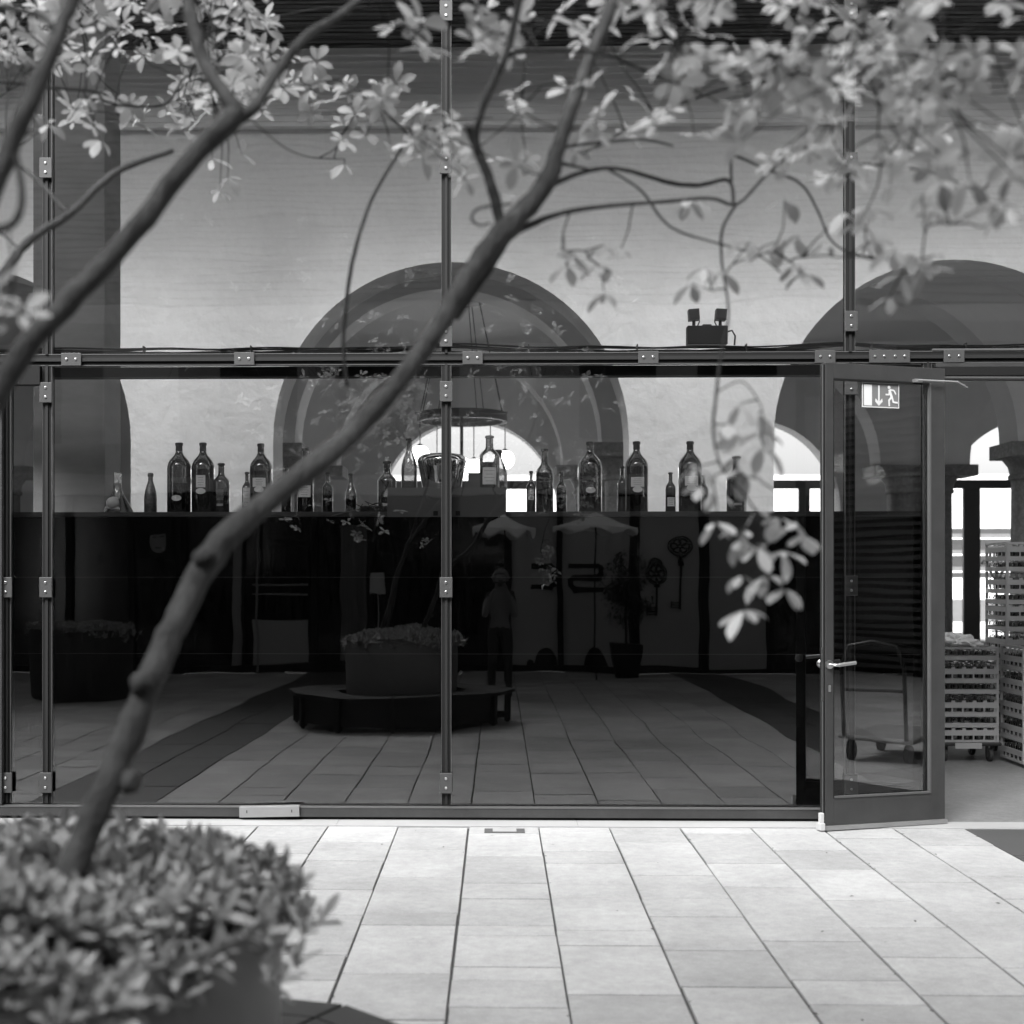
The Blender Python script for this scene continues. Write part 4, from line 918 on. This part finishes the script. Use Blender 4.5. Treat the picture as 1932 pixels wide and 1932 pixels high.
for x, y, Y, dr in ((90, 235, 3.9, .4), (62, 215, 3.9, .4), (165, 185, 3.8, .3), (190, 265, 3.9, .5), (250, 215, 4.2, None), (275, 240, 4.2, None), (400, 300, 4.2, .5), (430, 335, 4.2, .6), (415, 360, 4.2, .7), (455, 290, 4.2, None), (330, 215, 4.2, None), (345, 245, 4.2, None),
                    (650, 310, 4.2, .9), (795, 290, 3.5, .4), (880, 340, 3.3, .6), (850, 300, 3.4, None), (500, 165, 4.4, None), (590, 215, 4.2, None), (650, 235, 4.2, None),
                    (1065, 468, 3.2, 1), (1070, 500, 3.2, 1.2), (1082, 480, 3.2, 1), (1140, 462, 3.2, 1), (1128, 500, 3.2, 1.1), (1150, 512, 3.2, 1), (1140, 552, 3.2, 1.4), (1172, 470, 3.3, .9),
                    (1305, 535, 3.2, .9), (1330, 505, 3.2, .8), (1362, 512, 3.25, 1), (1300, 380, 3.3, .8), (1315, 375, 3.3, .9),
                    (1415, 455, 3.2, .7), (1440, 470, 3.2, .9), (1465, 455, 3.2, .8), (1500, 445, 3.2, .9), (1500, 500, 3.2, .9), (1515, 515, 3.2, .8), (1560, 455, 3.1, .9),
                    (1590, 400, 3.1, .8), (1625, 420, 3.0, .8), (1650, 450, 3.0, .9), (1690, 470, 2.9, .9), (1720, 480, 2.9, .9), (1745, 505, 2.9, 1), (1700, 520, 2.9, .9), (1680, 560, 2.9, 1), (1765, 480, 2.9, .8), (1640, 390, 3.0, .8),
                    (1570, 325, 3.2, .7), (1600, 330, 3.2, .8), (1680, 350, 3.0, .7), (1740, 365, 2.8, .8), (1760, 400, 2.8, .8), (1830, 340, 2.6, .8), (1870, 380, 2.6, .9), (1910, 330, 2.5, .8), (1900, 390, 2.5, .8), (1780, 340, 2.7, .7), (1480, 375, 3.2, .8),
                    (1395, 762, 2.95, .6), (1372, 800, 2.9, .8), (1430, 780, 2.95, .6), (1445, 815, 2.95, 1), (1378, 812, 2.95, .8), (1392, 860, 2.9, .6), (1405, 885, 2.9, .8), (1440, 840, 2.9, .9),
                    (1315, 880, 2.85, .6), (1322, 915, 2.85, .9), (1350, 930, 2.85, 1), (1350, 985, 2.85, .6), (1400, 1000, 2.85, .7), (1430, 960, 2.85, .6), (1392, 1020, 2.8, .8), (1430, 1030, 2.85, .8), (1470, 975, 2.85, .7), (1500, 985, 2.85, .7), (1515, 1010, 2.85, 1), (1475, 1040, 2.85, .9), (1398, 1085, 2.8, .7), (1445, 1085, 2.85, .8), (1480, 1110, 2.85, 1), (1405, 1150, 2.8, .9)):
    cluster(x, y, Y, .054 if y < 700 else .060, n=rq.randint(3, 5), droop=dr)
# crown beyond the top of the frame and behind, seen in the mirror
for k in range(230):
    x, y = rq.uniform(-900, 1900), rq.uniform(-900, -70); cluster(x, y, rq.uniform(2.3, 4.6), .07)
for k in range(60):
    cluster(rq.uniform(-900, -120), rq.uniform(-100, 700), rq.uniform(2.3, 4.4), .07)
crown.v = [tuple(Vector(v) - T0) for v in crown.v]; tw.v = [tuple(Vector(v) - T0) for v in tw.v]
crown.build('crown', 'leaf', tree, smooth=True, auto=False)
tw.build('twigs', 'twig_bark', tree, smooth=True, auto=False)['kind'] = 'stuff'

# ------------------------------------------------------------------ opposite building (seen mirrored)
YO = -5.35
ob = thing('opposite_building', 'dark glazed building across the courtyard, mirrored in the panes', 'building', loc=(0, YO, 0))
mb = MB(); mb.box(-14, 14, -1.2, -.4, 0, 3.019); mb.build('glazed_front', 'opp_glass', ob)
mb = MB(); mb.box(-14, 14, -.45, -.093, 3.02, 3.32); mb.build('floor_edge', 'opp_light', ob)
mb = MB(); mb.box(-14, 14, -.6, -.1, 3.321, 5.9); mb.build('upper_wall', 'opp_wall', ob)
for k in range(14):
    x = -13 + k * 2; mb = MB(); mb.box(x + .35, x + 1.65, -.099, -.09, 3.9, 5.5); mb.build('upper_window', 'opp_glass' if k % 3 else 'opp_light', ob)
mb = MB(); mb.box(-14, 14, -.3, -.093, 5.901, 6.2); mb.build('floor_edge', 'opp_light', ob)
z = 6.25
mb = MB()
while z < 11.6: mb.box(-14, 14, -.25, -.1, z, z + .07); z += .12
mb.build('louvers', 'louver', ob)
mb = MB(); mb.box(-14, 14, -.8, -.3, 6.201, 11.7); mb.build('upper_wall', 'opp_frame', ob)
mx_ = lambda px: mir(px, 1086, YO).x
mzz = lambda py: mir(938, py, YO).z
mb = MB()
for a in (-10, 120, 240, 330, 450, 590, 700, 958, 1057, 1198, 1331, 1462):
    x = mx_(a); mb = MB(); mb.box(x - .05, x + .05, -.39, -.29, 0.101, 3.0); mb.build('window_post', 'opp_frame', ob)
mb = MB(); mb.box(-14, 14, -.39, -.28, 0, .10); mb.build('plinth', 'opp_frame', ob)
def opanel(a, b, t0, t1, m, name='frosted_panel', y=-.37):
    x0, x1 = sorted((mx_(a), mx_(b))); mb = MB(); mb.box(x0, x1, y - .01, y, max(mzz(t1), .101), min(mzz(t0), 2.98)); return mb.build(name, m, ob)
opanel(962, 1052, 800, 1268, 'opp_panel'); opanel(1062, 1190, 800, 1268, 'opp_panel'); opanel(1210, 1322, 800, 1259, 'opp_panel'); opanel(1342, 1453, 800, 1264, 'opp_panel')
opanel(472, 578, 1170, 1266, 'opp_panel'); opanel(640, 690, 990, 1260, 'opp_curtain', 'curtain')
for yy in (1108, 1129): opanel(472, 578, yy - 2, yy + 2, 'opp_wall', 'door_rail', -.36)
mb = MB(); x = mx_(484); mb.tube([(x, -.2, 0), (x, -.2, 3.0)], .02, 10); mb.build('rain_pipe', 'opp_wall', ob, smooth=True)
mb = MB(); x = mx_(445); mb.box(x - .07, x + .07, -.30, -.2, .11, 3.0); mb.build('pilaster', 'opp_wall', ob)
# big letters, dark on the frosted panels (S and C seen from the courtyard)
mb = MB(); yl = -.355
def lz(py): return mzz(py)
def lseg(pts, wd=.09):
    P = [Vector((mx_(a), lz(b))) for a, b in pts]
    for a, b in zip(P[:-1], P[1:]):
        d = (b - a).normalized(); n_ = Vector((-d.y, d.x)) * wd / 2; e = d * wd * .35
        i = len(mb.v)
        for yy in (yl, yl + .006):
            mb.v += [(q.x, yy, q.y) for q in (a - n_ - e, b - n_ + e, b + n_ + e, a + n_ - e)]
        for f in ((0, 1, 2, 3), (7, 6, 5, 4), (0, 4, 5, 1), (1, 5, 6, 2), (2, 6, 7, 3), (3, 7, 4, 0)): mb.f.append(tuple(i + q for q in f)); mb.m.append(0)
lseg([(1078, 1073), (1130, 1073), (1137, 1078), (1137, 1089), (1130, 1095), (1086, 1095), (1079, 1100), (1079, 1112), (1086, 1118), (1138, 1118)])
mb.build('letter_S', 'opp_frame', ob)
mb = MB(); lseg([(1005, 1073), (1040, 1073), (1047, 1079), (1047, 1112), (1040, 1118), (1005, 1118)]); mb.build('letter_C', 'opp_frame', ob)
mb = MB()
for px_, r_ in ((1029, .19), (1125, .20), (1000, .07)):
    x = mx_(px_); zz = .101; n = 20; yl2 = -.355
    mb.quad(*[(x + r_ * math.cos(math.pi * q / n), yl2, zz + r_ * 1.5 * math.sin(math.pi * q / n)) for q in range(n + 1)])
mb.build('round_decal', 'opp_frame', ob)
# key ornaments on the panel
for px_, t0, t1, nm in ((1240, 1067, 1173, .16), (1286, 1016, 1159, .2)):
    x = mx_(px_); za, zb2 = lz(t1), lz(t0); mb = MB(); yk = -.33; hr = nm
    mb.tube([(x, yk, za), (x, yk, zb2 - hr * 2)], .018, 8)
    ring = lambda cx_, cz_, r_, w_=.012: mb.tube([(cx_ + r_ * math.cos(2 * math.pi * q / 24), yk, cz_ + r_ * math.sin(2 * math.pi * q / 24)) for q in range(25)], w_, 6, cap=False)
    ring(x, zb2 - hr, hr); ring(x, zb2 - hr, hr * .82, .008)
    for q in range(6): ring(x + hr * .45 * math.cos(q * math.pi / 3), zb2 - hr + hr * .45 * math.sin(q * math.pi / 3), hr * .3, .009)
    mb.box(x - .05, x + .05, yk - .01, yk + .01, zb2 - hr * 2.4, zb2 - hr * 2.1)
    for q in range(4): mb.box(x - .16, x - .02, yk - .008, yk + .008, za + .02 + q * .045, za + .04 + q * .045)
    mb.box(x - .16, x - .14, yk - .008, yk + .008, za + .02, za + .2)
    mb.build('key_ornament', 'opp_frame', ob, smooth=True)
# portrait poster
mb = MB(); xa, xb_ = sorted((mx_(235), mx_(345))); za, zb2 = lz(1060), lz(975); mb.box(xa, xb_, -.36, -.35, za, zb2)
po = mb.build('portrait_poster', 'opp_frame', ob)
cxp, czp = mx_(292), lz(1020)
mb = MB(); n = 24; mb.quad(*[(cxp + .14 * math.cos(2 * math.pi * q / n), -.347, czp + .20 * math.sin(2 * math.pi * q / n)) for q in range(n)]); mb.build('poster_face', 'opp_wall', po)
mb = MB(); mb.box(cxp - .10, cxp - .03, -.3465, -.3455, czp + .045, czp + .065); mb.box(cxp + .03, cxp + .10, -.3465, -.3455, czp + .045, czp + .065); mb.box(cxp - .05, cxp + .05, -.3465, -.3455, czp - .105, czp - .09)
mb.quad(*[(cxp + .155 * math.cos(math.pi * q / n), -.3452, czp + .10 + .13 * math.sin(math.pi * q / n)) for q in range(n + 1)]); mb.build('poster_hair_features', 'opp_frame', po)  # dark hair, brows and mouth of the poster portrait
# parasols on the roof-lit passage beside the building
def parasol(x, y, zt_, r_, lb):
    t_ = thing('parasol', lb, 'parasol', 'white parasols mirrored in the glass', loc=(x, y, 0))
    mb = MB(); mb.tube([(0, 0, 0), (0, 0, zt_)], .012, 8); mb.build('pole', 'opp_frame', t_, smooth=True)
    mb = MB(); n = 8; rs = [(0, 0), (.3, -.10), (.62, -.185), (.85, -.23), (1.0, -.25)]
    def pp(k, q, dz=0):
        rr_, zz = rs[k]; a = 2 * math.pi * q / (n * 4); sag = .035 * rr_ * abs(math.sin(a * n / 2))
        return (r_ * rr_ * math.cos(a) * (1 - sag), r_ * rr_ * math.sin(a) * (1 - sag), zt_ + zz - sag * .6 + dz)
    for q in range(n * 4):
        for k in range(4): mb.quad(pp(k, q), pp(k + 1, q), pp(k + 1, q + 1), pp(k, q + 1))
        mb.quad(pp(4, q), pp(4, q, -.07 - .03 * math.sin(q * 1.3)), pp(4, q + 1, -.07 - .03 * math.sin((q + 1) * 1.3)), pp(4, q + 1))
    mb.build('canopy', 'parasol', t_)
p = mir(1122, 1030, -3.9); parasol(p.x, -3.9, 2.62, .66, 'white parasol above the letter panel in the mirror image')
p = mir(950, 1010, -4.2); parasol(p.x, -4.2, 2.60, .50, 'smaller white parasol left of the photographer reflection')
# floor lamp behind the glass front
p = mir(715, 1100, -4.9); fl_ = thing('floor_lamp', 'floor lamp with drum shade mirrored beside the tree stems', 'lamp', loc=(p.x, -4.9, 0))
mb = MB(); mb.lathe([(.13, 1.36), (.11, 1.62)], n=24, closed=False); mb.build('lamp_shade', 'opp_light', fl_, smooth=True)
mb = MB(); mb.tube([(0, 0, .02), (0, 0, 1.5)], .012, 8); mb.lathe([(.14, 0), (.14, .02)], n=24); mb.build('stand', 'steel_matt', fl_, smooth=True)
# olive tree in pot
p = mir(1180, 1281, -4.6); ot = thing('potted_olive_tree', 'small olive tree in a tall square pot mirrored in the glass', 'tree', loc=(p.x, -4.6, 0))
mb = MB(); 
for z_, h_ in ((0, .18), (.52, .245)):
    for a, b in ((-1, -1), (1, -1), (1, 1), (-1, 1)): mb.v.append((a * h_, b * h_, z_))
mb.f += [(3, 2, 1, 0), (0, 1, 5, 4), (1, 2, 6, 5), (2, 3, 7, 6), (3, 0, 4, 7), (4, 5, 6, 7)]; mb.m += [0] * 6; mb.build('pot', 'opp_frame', ot, bevel=.01)
mb = MB(); mb.tube([(0, 0, .5), (.01, 0, .8), (-.01, .01, 1.1), (.02, 0, 1.5)], [.022, .02, .018, .01], 8)
for k in range(10):
    d = rdir(rq, .1, .9); mb.tube([(0, 0, .95 + .04 * k), tuple(Vector((0, 0, 1.1 + .05 * k)) + d * .35)], [.008, .003], 5)
mb.build('trunk', 'twig_bark', ot, smooth=True)
mb = MB()
for k in range(4800):
    d = rdir(rq); q = rq.random() ** .4; p_ = Vector((d.x * .44 * q, d.y * .40 * q, 1.38 + d.z * .62 * q))
    if mn.noise(p_ * 4) < -.12: continue
    leaf(mb, p_, rdir(rq, -.8, .6), Vector((0, 0, 1)), .065, .026, .1)
mb.build('crown', 'olive_leaf', ot)
# side buildings
sb = thing('side_building', 'louvred dark building closing the courtyard on the right', 'building', loc=(13.0, 0, 0))
mb = MB(); mb.box(0, .5, -6, 8.55, 0, 6.5); mb.build('wall', 'opp_frame', sb)
mb = MB(); z = .1
while z < 6.4: mb.box(-.12, -.02, -6, 8.5, z, z + .06); z += .13
mb.build('louvers', 'louver', sb)
sb = thing('side_building', 'grey plastered building closing the courtyard on the left', 'building', loc=(-13.0, 0, 0))
mb = MB(); mb.box(-.5, 0, -6, 8.55, 0, 6.5); mb.build('wall', 'opp_wall', sb)
for k in range(4): mb = MB(); mb.box(.001, .03, -5 + 3.4 * k, -3.2 + 3.4 * k, .6, 2.6); mb.build('window', 'opp_glass', sb)
# platform cart reflected in the door pane
ct = thing('platform_cart', 'platform cart with a curved push handle mirrored in the open door', 'cart', loc=(5.15, 6.3, 0), rz=R(-20))
mb = MB(); mb.box(-.5, .5, -.32, .32, .17, .21); mb.build('platform', 'steel_matt', ct, bevel=.02)
mb = MB(); mb.tube([(-.5, -.26, .2), (-.56, -.26, .8), (-.55, -.2, .96), (-.55, 0, 1.0), (-.55, .2, .96), (-.56, .26, .8), (-.5, .26, .2)], .018, 10); mb.tube([(-.53, -.26, .6), (-.53, .26, .6)], .014, 8); mb.build('handle', 'black_plastic', ct, smooth=True)
for a in (-1, 1):
    for b in (-1, 1): mb = MB(); mb.tube([(a * .38, b * .24 - .02, .08), (a * .38, b * .24 + .02, .08)], .08, 18); mb.build('wheel', 'rubber', ct, smooth=True)

# ------------------------------------------------------------------ photographer (seen mirrored)
PYY = -.32
per = bpy.data.meshes.new('person')
J = [  # name, co, radius
 ('pelvis', (0, 0, .90), .135), ('belly', (0, .0, 1.04), .135), ('chest', (0, -.01, 1.24), .145), ('neck0', (0, 0, 1.36), .085), ('neck', (0, .02, 1.42), .055), ('head0', (0, .04, 1.49), .072), ('head1', (0, .035, 1.565), .088), ('head2', (0, .03, 1.625), .072),
 ('shL', (-.155, 0, 1.33), .06), ('elL', (-.20, .10, 1.09), .043), ('wrL', (-.085, .235, 1.37), .027), ('hL', (-.06, .25, 1.43), .033),
 ('shR', (.155, 0, 1.33), .06), ('elR', (.20, .11, 1.09), .043), ('wrR', (.075, .24, 1.40), .027), ('hR', (.06, .25, 1.47), .033),
 ('hpL', (-.085, 0, .86), .10), ('knL', (-.105, .02, .48), .062), ('anL', (-.12, 0, .10), .043), ('toL', (-.13, .12, .045), .038),
 ('hpR', (.085, 0, .86), .10), ('knR', (.10, .02, .48), .062), ('anR', (.115, 0, .10), .043), ('toR', (.125, .12, .045), .038)]
idx = {a: i for i, (a, b, c) in enumerate(J)}
E = [('pelvis', 'belly'), ('belly', 'chest'), ('chest', 'neck0'), ('neck0', 'neck'), ('neck', 'head0'), ('head0', 'head1'), ('head1', 'head2'), ('chest', 'shL'), ('shL', 'elL'), ('elL', 'wrL'), ('wrL', 'hL'), ('chest', 'shR'), ('shR', 'elR'), ('elR', 'wrR'), ('wrR', 'hR'),
     ('pelvis', 'hpL'), ('hpL', 'knL'), ('knL', 'anL'), ('anL', 'toL'), ('pelvis', 'hpR'), ('hpR', 'knR'), ('knR', 'anR'), ('anR', 'toR')]
per.from_pydata([b for a, b, c in J], [(idx[a], idx[b]) for a, b in E], [])
tmp = bpy.data.objects.new('tmp_person', per); col.objects.link(tmp)
md = tmp.modifiers.new('skin', 'SKIN'); 
for i, (a, b, c) in enumerate(J):
    per.skin_vertices[0].data[i].radius = (c, c * (.78 if a in ('pelvis', 'belly', 'chest') else 1)); per.skin_vertices[0].data[i].use_root = (i == 0)
sb_ = tmp.modifiers.new('sub', 'SUBSURF'); sb_.levels = 2; sb_.render_levels = 2
dg = bpy.context.evaluated_depsgraph_get(); body = bpy.data.meshes.new_from_object(tmp.evaluated_get(dg)); bpy.data.objects.remove(tmp)
body.materials.clear()
for m_ in ('skin', 'dark_cloth', 'jeans', 'hair', 'rubber'): body.materials.append(MATS[m_])
for f in body.polygons:
    c = f.center; f.use_smooth = True
    if c.z > 1.42 and abs(c.x) < .12 and c.y < .16: f.material_index = 3 if (c.z > 1.60 or c.y < .03) else 0
    elif c.z < .10: f.material_index = 4
    elif c.z < .93: f.material_index = 2
    elif abs(c.x) < .19 and c.y < .06: f.material_index = 1
    elif c.z > 1.22 and abs(c.x) > .12 and c.y < .05: f.material_index = 1
    else: f.material_index = 0
pz = thing('person', 'photographer in dark vest and jeans holding a camera, mirrored in the glass', 'person', loc=(.03, PYY, 0))
bo = bpy.data.objects.new('body', body); col.objects.link(bo); bo.parent = pz
# fingers, ears and nose
mb = MB()
for s_ in (-1, 1):
    for q in range(4):
        b0 = Vector((s_ * .065, .26, 1.44 + .018 * q)); mb.tube([b0, b0 + Vector((-s_ * .012, .025, .004)), b0 + Vector((-s_ * .035, .028, .006))], [.0085, .008, .0065], 8)
    mb.tube([(s_ * .06, .24, 1.42), (s_ * .045, .235, 1.41), (s_ * .02, .24, 1.415)], [.010, .009, .007], 8)
mb.build('fingers', 'skin', pz, smooth=True)
mb = MB(); mb.tube([(0, .115, 1.56), (0, .135, 1.535), (0, .12, 1.525)], [.009, .014, .008], 8)
for s_ in (-1, 1): mb.tube([(s_ * .084, .03, 1.57), (s_ * .095, .02, 1.555), (s_ * .086, .03, 1.535)], [.008, .013, .008], 8)
mb.build('face_features', 'skin', pz, smooth=True)
mb = MB(); rh = random.Random(4)
for q in range(240):
    d = rdir(rh, -.1, 1); 
    if d.y > .45 and d.z < .55: continue
    b0 = Vector((0, .025, 1.575)) + Vector((d.x * .086, d.y * .09, d.z * .09)); mb.tube([b0, b0 + d * .02 + Vector((rh.uniform(-.015, .015), rh.uniform(-.01, .01), .004))], [.012, .004], 5)
mb.build('hair', 'hair', pz, smooth=True)
ca = thing('camera', 'black camera held up to the face of the mirrored photographer', 'camera', loc=(.03, PYY + .245, 1.50))
mb = MB(); mb.box(-.065, .065, -.025, .02, -.04, .035); mb.box(-.022, .022, -.02, .018, .0355, .055); mb.build('camera_body', 'black_plastic', ca, bevel=.006)
mb = MB(); mb.lathe([(.03, 0), (.03, .03), (.026, .034)], n=24); mb.v = [(a, .0205 + c, b - .003) for a, b, c in mb.v]; mb.build('lens', 'black_plastic', ca, smooth=True)
